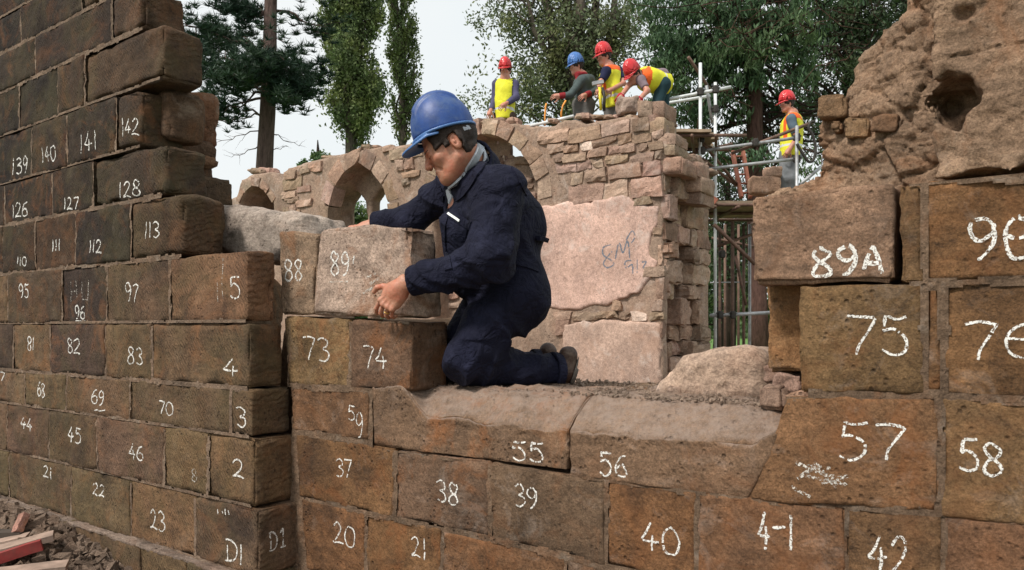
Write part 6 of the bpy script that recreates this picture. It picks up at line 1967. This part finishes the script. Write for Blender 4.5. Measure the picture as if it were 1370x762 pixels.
def leaves_mesh(name, pts, size, rg, elong=1.6, tri=False, dirs=None):
    n = len(pts)
    d = rg.normal(size=(n, 3)) if dirs is None else dirs+rg.normal(size=(n, 3))*.35
    d /= np.linalg.norm(d, axis=1)[:, None]
    e = rg.normal(size=(n, 3)); e -= (e*d).sum(1)[:, None]*d; e /= np.linalg.norm(e, axis=1)[:, None]
    s = size*rg.uniform(.6, 1.4, n)[:, None]
    a = d*s*elong*.5; b = e*s*.5
    if tri:
        V = np.stack([pts-a*.2+b*.5, pts-a*.2-b*.5, pts+a*1.8], 1).reshape(-1, 3)
        Fq = np.arange(n*3).reshape(-1, 3)
    else:
        V = np.stack([pts-a, pts-b*.9, pts+a, pts+b*.9], 1).reshape(-1, 3)
        Fq = np.arange(n*4).reshape(-1, 4)
    return np_mesh(name, V, Fq, False)
def limb(p0, p1, r0, r1, rg, wob=.06, n=7):
    p0 = np.asarray(p0, float); p1 = np.asarray(p1, float); L = np.linalg.norm(p1-p0)
    pts = [p0+(p1-p0)*i/n+(rg.normal(size=3)*wob*L*(0 < i < n)) for i in range(n+1)]
    return [Vector(p) for p in pts], [r0+(r1-r0)*i/n for i in range(n+1)]
def limbs_obj(name, limbs, mat, parent, seg=7):
    V = []; Fc = []
    for pts, rr in limbs:
        b0 = len(V)
        for i, p in enumerate(pts):
            d = (pts[min(i+1, len(pts)-1)]-pts[max(i-1, 0)]).normalized()
            a = d.cross(Vector((.31, .93, .2)));
            if a.length < .1: a = d.cross(Vector((1, 0, 0)))
            a.normalize(); b = d.cross(a)
            for k in range(seg):
                t = 6.28318*k/seg; w = rr[i]*(1+.12*math.sin(3*t+i))
                V.append(p+a*math.cos(t)*w+b*math.sin(t)*w)
        for i in range(len(pts)-1):
            for k in range(seg):
                Fc.append((b0+i*seg+k, b0+i*seg+(k+1) % seg, b0+(i+1)*seg+(k+1) % seg, b0+(i+1)*seg+k))
        Fc.append(tuple(b0+k for k in range(seg))[::-1])
    return new_obj(name, py_mesh(name, V, Fc, True), mat, parent)
def base_at(px, Y): p = P(px, HY, Y); p[2] = 0; return p

# --- Scots pine
def pine():
    rg = np.random.default_rng(1); Y = 22.0; s = Y/F
    b = base_at(354, Y)
    t = thing('pine_tree', 'tall pine with a bare straight trunk and dark needle clumps, right of the left wall', 'tree', tuple(b))
    def L(px, py, dy=0): return P(px, py, Y+dy)-b
    trunk = [L(352, 480), L(352, 300), L(353, 225), L(357, 150), L(360, 90), L(362, 30), L(364, -40), L(366, -140), L(366, -260)]
    rr = [.27, .25, .24, .225, .20, .18, .17, .13, .06]
    limbs_obj('trunk', [([Vector(p) for p in trunk], rr)], B_PINE, t, 14)
    br = []; tufts = []
    def branch(px0, py0, px1, py1, dy, r, tuft=True, n=24, spread=14):
        a = L(px0, py0); e = L(px1, py1, dy)
        pts, rad = limb(a, e, r, r*.25, rg, .035, 8); br.append((pts, rad))
        for q in range(7):
            i = rg.integers(3, 9); p = np.array(pts[min(i, 8)]); d = (np.array(pts[-1])-np.array(pts[0])); L_ = np.linalg.norm(d)
            e2 = p+d/L_*L_*rg.uniform(.1, .25)+rg.normal(size=3)*L_*.12
            br.append(limb(p, e2, r*.3, r*.08, rg, .05, 4))
            if tuft:
                for _ in range(n//7+1): tufts.append((e2+rg.normal(size=3)*spread*s*.35))
        if tuft:
            for _ in range(n):
                f = rg.uniform(.45, 1.05); tufts.append(np.array(a)*(1-f)+np.array(e)*f+rg.normal(size=3)*spread*s*np.array([.6, .8, .35]))
    for q in [(360, 70, 262, 36, -1, .07), (358, 95, 250, 62, 1.5, .06), (357, 110, 300, 100, -2, .05), (357, 120, 412, 118, -1, .05), (358, 95, 425, 100, 1, .06), (357, 128, 395, 140, -1.5, .04), (360, 60, 300, 50, 2, .05),
              (358, 105, 258, 92, -1.5, .05), (357, 100, 345, 70, -2, .05), (362, 20, 300, 5, 0, .06), (357, 90, 380, 80, -2, .05), (357, 98, 330, 92, -2.4, .05), (356, 118, 320, 112, 1.5, .04)]:
        branch(*q, n=60, spread=17)
    for q in [(358, 100, 290, 96, .5, .05), (356, 122, 300, 150, -1, .04), (356, 130, 270, 150, 1, .04), (356, 150, 290, 165, .5, .03)]:
        branch(*q, n=14, spread=16)
    for q in [(362, 22, 322, 15, 0, .09), (362, 10, 440, 45, .5, .05), (364, -20, 420, -10, 0, .06), (364, -40, 300, -70, 0, .06), (364, -80, 440, -90, 0, .05)]:
        branch(*q, n=26, spread=20)
    for q in [(353, 172, 290, 190, 0, .02), (354, 176, 400, 195, 0, .02), (353, 195, 310, 210, 0, .02), (354, 200, 386, 196, 0, .018), (354, 158, 300, 128, 0, .035), (358, 45, 410, 72, 0, .02)]:
        branch(*q, tuft=False)
    limbs_obj('branches', br, B_PINE, t, 5)
    # needle tufts: fans of thin triangles
    c = np.array(tufts); n = len(c); m = 20
    d = rg.normal(size=(n, m, 3)); d[..., 2] = np.abs(d[..., 2])*.8+.1
    d /= np.linalg.norm(d, axis=2)[..., None]
    ln = rg.uniform(.14, .30, (n, m, 1))
    e = np.cross(d, rg.normal(size=(n, m, 3))); e /= np.linalg.norm(e, axis=2)[..., None]
    cc = c[:, None]+rg.normal(size=(n, 1, 3))*.05
    V = np.stack([cc-e*.018, cc+e*.018, cc+d*ln], 2).reshape(-1, 3)
    new_obj('crown', np_mesh('crown', V, np.arange(len(V)).reshape(-1, 3), False), L_PINE, t)
    print('pine tufts', n)
pine()
def poplar(label, px, Y, wpx, ytop, ybot, n, seed, leaf, size, stems=5, lean=0, trunk_px=None, density=None):
    rg = np.random.default_rng(seed); s = Y/F
    b = base_at(px, Y); H = (HY-ytop)*s+EYE; zb = (HY-ybot)*s+EYE; w = wpx*s/2
    t = thing('poplar_tree', label, 'tree', tuple(b))
    lm = []; ends = []
    trunk = [Vector((lean*z, 0, z)) for z in np.linspace(0, H*.95, 10)]
    limbs_obj('trunk', [(trunk, list(np.linspace(.38, .04, 10)*(.6+.4*wpx/90)))], B_POP, t, 10)
    nb = 70
    for k in range(nb):
        z0 = zb-1+(H-zb)*rg.random()**.9*.9; a = rg.uniform(0, 6.28); ww = w*min(1, (H-z0)/(H*.25)+.25)*rg.uniform(.55, 1.05)
        L_ = rg.uniform(.10, .2)*H*.6
        p0 = np.array([lean*z0, 0, z0]); p1 = p0+np.array([math.cos(a)*ww, math.sin(a)*ww, L_])
        pts, rad = limb(p0, p1, .07, .015, rg, .04, 6); lm.append((pts, rad)); ends.append([np.array(p) for p in pts])
    limbs_obj('branches', lm, B_POP, t, 5)
    per = n//nb; P_ = []; Dr = []
    for pts in ends:
        sub = rg.uniform(.25, 1.15, 9)
        for f in sub:
            f_ = min(f, 1)*6; i = int(min(f_, 5)); c = pts[i]+(pts[i+1]-pts[i])*(f_-i)
            c = c+rg.normal(size=3)*np.array([.18, .18, .25])*w*.6
            m = per//9
            P_.append(c+rg.normal(size=(m, 3))*np.array([.11, .11, .24])*w*rg.uniform(.5, 1.15)); Dr.append(np.tile([0, 0, .3], (m, 1)))
    P_ = np.concatenate(P_); Dr = np.concatenate(Dr)
    new_obj('crown', leaves_mesh('crown', P_, size, rg, 1.5, dirs=Dr), leaf, t)
poplar('broad columnar poplar with dense upright foliage, between the pine and the narrower poplar', 468, 36, 88, -170, 196, 60000, 2, L_POP, .10)
poplar('narrower thin poplar with its trunk showing, just left of the blue hard hat', 538, 40, 48, -150, 190, 17000, 3, L_POP, .10)
# --- the big many-stemmed tree behind the workers
def bigtree():
    rg = np.random.default_rng(5); Y = 30.0; s = Y/F
    b = base_at(776, Y)
    t = thing('willow_tree', 'large tree with many stems rising from one point behind the four workers', 'tree', tuple(b))
    L = lambda px, py, dy=0: P(px, py, Y+dy)-b
    st = []; ends = []
    limbs_obj('trunk', [([Vector(L(776, 470)), Vector(L(775, 300)), Vector(L(773, 200)), Vector(L(774, 120)), Vector(L(776, 70))], [.62, .56, .52, .46, .30])], B_POP, t, 14)
    for q in [(752, 118, 735, 20, 700, -120, .28), (765, 120, 760, 30, 752, -150, .26), (775, 110, 778, 10, 775, -170, .30), (782, 110, 797, 20, 800, -140, .26), (790, 110, 820, 40, 826, -90, .24), (755, 110, 715, 40, 690, -40, .16), (770, 130, 742, 60, 728, -60, .18), (800, 100, 822, 60, 838, 0, .10)]:
        a, m, e = L(q[0], q[1], 0), L(q[2], q[3], rg.uniform(-1, 1)), L(q[4], q[5], rg.uniform(-1.5, 1.5))
        st.append(([Vector(a), Vector(a*.5+m*.5+rg.normal(size=3)*.1), Vector(m), Vector(m*.5+e*.5+rg.normal(size=3)*.15), Vector(e)], [q[6], q[6]*.85, q[6]*.65, q[6]*.45, q[6]*.2]))
        for k in range(15):
            f = rg.random(); p = (a*(1-f*2)+m*f*2) if f < .5 else (m*(2-2*f)+e*(2*f-1))
            d = np.array([rg.normal(), rg.normal(), .7]); d /= np.linalg.norm(d)
            L_ = rg.uniform(.8, 2.3); ends.append((p, p+d*L_)); st.append(limb(p, p+d*L_, .05, .012, rg, .06, 5))
    for q in [(700, 20), (675, 30), (690, 80), (700, 110), (715, 130), (735, 120), (745, 148), (690, 140), (668, 12), (720, 90), (822, 100), (828, 70), (838, 20), (760, 145), (715, 60), (675, 130), (655, 135), (820, 130), (790, 70), (745, 80)]:
        a = L(765+rg.uniform(-8, 15), min(q[1]+70, 170)); e = L(q[0], q[1], rg.uniform(-1.5, 1))
        st.append(limb(a, e, .06, .014, rg, .04, 6))
        for k in range(4): ends.append((a*.4+e*.6, e+rg.normal(size=3)*.5))
    limbs_obj('branches', st, B_POP, t, 6)
    P_ = []
    for a, e in ends:
        for k in range(5):
            c = a+(e-a)*rg.uniform(.3, 1.15)+rg.normal(size=3)*.22
            m = 27; P_.append(c+rg.normal(size=(m, 3))*rg.uniform(.10, .26)*np.array([1, 1, 1.3]))
    P_ = np.concatenate(P_)
    new_obj('crown', leaves_mesh('crown', P_, .085, rg, 1.8), L_MID, t)
    print('willow leaves', len(P_))
bigtree()
# --- the large conifer on the right, twiggy and dark inside with green drooping sprays
def conifer():
    rg = np.random.default_rng(8); Y = 19.0; s = Y/F
    b = base_at(1016, Y)
    t = thing('conifer_tree', 'huge dark conifer with drooping green sprays and bare brown twigs, behind the scaffold', 'tree', tuple(b))
    L = lambda px, py, dy=0: P(px, py, Y+dy)-b
    limbs_obj('trunk', [([Vector(L(1016, 510)), Vector(L(1015, 400)), Vector(L(1012, 300)), Vector(L(1010, 200)), Vector(L(1008, 60)), Vector(L(1005, -120)), Vector(L(1004, -300))], [.30, .22, .21, .20, .19, .15, .08])], bark_mat('conifer_bark', (.10, .055, .045)), t, 12)
    br = []; tw = []; P_ = []; Dr = []
    def spray(p, n, sp, green=True):
        P_.append(p+rg.normal(size=(n, 3))*sp*np.array([1, 1, .7])+np.array([0, 0, -.10])*rg.random((n, 1))); Dr.append(np.tile([0, 0, -.7], (n, 1)))
    for k in range(150):
        py0 = rg.uniform(-150, 210); a = rg.uniform(0, 6.28)
        Lw = rg.uniform(1.6, 3.4)*(1.0 if py0 > -60 else .8)
        p0 = L(1011, py0); dx, dy = math.cos(a)*Lw*1.08, math.sin(a)*Lw*.8
        p1 = p0+np.array([dx, dy, rg.uniform(-.9, .25)])
        pts, rad = limb(p0, p1, rg.uniform(.03, .06), .012, rg, .05, 7); br.append((pts, rad))
        for q in range(9):
            i = rg.integers(2, 8); p = np.array(pts[i]); e2 = p+rg.normal(size=3)*np.array([.5, .5, .35])
            tw.append(limb(p, e2, .013, .006, rg, .08, 3))
        for q in range(5):
            f = rg.uniform(.5, 1.0)*7; i = int(min(f, 6)); c = np.array(pts[i])
            px = CX+F*(c[0]+b[0])/(c[1]+b[1]); py = HY-F*(c[2]+b[2]-EYE)/(c[1]+b[1])
            # the greenest part is the upper left
            g_ = np.clip(1.15-(px-870)/230, .12, 1)*np.clip(1.2-(py-90)/190, .15, 1)
            if rg.random() < g_*.75: spray(c, 80, rg.uniform(.10, .22))
            elif rg.random() < .25: spray(c, 30, .2)
    # long sprays that hang over the left side above the scaffold
    for (px, py) in [(880, 20), (900, 40), (875, 60), (900, 75), (925, 25), (950, 45), (915, 60), (930, 85), (890, 105), (910, 110), (960, 80), (985, 60), (870, 5), (1000, 20), (1030, 15), (980, 110), (1000, 100), (890, 85), (950, 15), (1060, 10), (905, 130), (1045, 60), (900, 10), (925, 5), (940, 60), (965, 30), (880, 40), (1075, 100), (1020, 100), (990, 140), (945, 150), (925, 140)]:
        for q in range(4):
            c = L(px+rg.normal()*9, py+rg.normal()*8, rg.uniform(-1.6, .8)); spray(c, 90, rg.uniform(.09, .19))
        br.append(limb(L(1010, py-30), L(px, py), .04, .012, rg, .04, 7))
    limbs_obj('branches', br, B_DARK, t, 5)
    o = limbs_obj('twigs', tw, B_TWIG, t, 3)
    P_ = np.concatenate(P_); Dr = np.concatenate(Dr)
    new_obj('crown', leaves_mesh('crown', P_, .05, rg, 3.0, dirs=Dr), L_CON, t)
    print('conifer', len(P_))
conifer()
def bushy(name, label, px, Y, wpx, ytop, ybot, n, size, seed, leaf, bark, dark=False, group=None, trunk_r=.25, twiggy=0):
    rg = np.random.default_rng(seed); s = Y/F
    b = base_at(px, Y); H = (HY-ytop)*s+EYE; zb = (HY-ybot)*s+EYE; w = wpx*s/2
    t = thing(name, label, 'tree', tuple(b), 0, group)
    limbs_obj('trunk', [([Vector((0, 0, -.2)), Vector((.1, 0, zb)), Vector((0, .1, (zb+H)/2)), Vector((0, 0, H*.93))], [trunk_r, trunk_r*.8, trunk_r*.5, .03])], bark, t, 9)
    lm = []; P_ = []
    nb = max(26, int(n/400))
    for k in range(nb):
        f = rg.random(); z0 = zb*.85+(H-zb)*f*.8
        prof = math.sin(math.pi*min(1, .18+.75*f))**.6
        a = rg.uniform(0, 6.28); r = w*prof*rg.uniform(.4, 1.05)
        p1 = np.array([math.cos(a)*r, math.sin(a)*r*.8, z0+rg.uniform(.05, .2)*(H-zb)])
        pts, rad = limb((0, 0, z0*.92), p1, .06, .012, rg, .06, 5); lm.append((pts, rad))
        for q in range(6):
            c = np.array(pts[rg.integers(2, 6)])+rg.normal(size=3)*w*.12; m = n//nb//6
            P_.append(c+rg.normal(size=(m, 3))*w*rg.uniform(.05, .13))
        for q in range(twiggy):
            p = np.array(pts[rg.integers(2, 6)]); lm.append(limb(p, p+rg.normal(size=3)*.6, .012, .004, rg, .08, 3))
    limbs_obj('branches', lm, bark, t, 5)
    P_ = np.concatenate(P_)
    new_obj('crown', leaves_mesh('crown', P_, size, rg, 1.6), leaf, t)
bushy('dark_tree', 'dark leafy tree with specks of sky, above the slope of the right-hand masonry', 1135, 24, 190, -120, 160, 21000, .075, 11, L_DARK, B_DARK, twiggy=6)
bushy('dark_tree', 'dark open tree at the top right corner of the scaffold trees, beyond the masonry', 1215, 30, 150, -150, 110, 14000, .09, 12, L_DARK, B_DARK, twiggy=4)
bushy('small_tree', 'small grey green conifer low between the pine trunk and the broad poplar', 425, 50, 66, 166, 240, 9000, .16, 13, L_FAR, B_DARK)
bushy('small_tree', 'pale leafy tree top showing low between the blue hard hat and the first worker', 600, 60, 130, 98, 250, 5000, .12, 14, L_MID, B_POP)
bushy('small_tree', 'leafy tree seen through the window gap behind the scaffold tubes, at the left', 960, 34, 110, 290, 428, 9000, .10, 15, L_FAR, B_DARK)
bushy('small_tree', 'leafy tree seen through the window gap behind the scaffold tubes, at the right', 1015, 40, 120, 285, 430, 8000, .11, 16, L_POP, B_DARK)
bushy('small_tree', 'bushy tree behind the upper scaffold, filling the space below the conifer', 975, 28, 170, 190, 360, 7000, .07, 17, L_DARK, B_DARK, twiggy=5)
bushy('small_tree', 'leafy tree seen through the large pointed arch', 470, 30, 130, 248, 420, 12000, .11, 18, L_FAR, B_DARK)
# far belt of trees along the horizon
rg = np.random.default_rng(30)
n = 60000
x = rg.uniform(-110, 110, n); y = rg.uniform(85, 110, n); hgt = 5+3.5*np.array([noise.noise(Vector((v*.09, 0, 0))) for v in x])
z = rg.random(n)*hgt
o = new_obj('far_woodland', leaves_mesh('far_woodland', np.stack([x, y, z], 1), .55, rg, 1.2), L_FAR); o['kind'] = 'stuff'
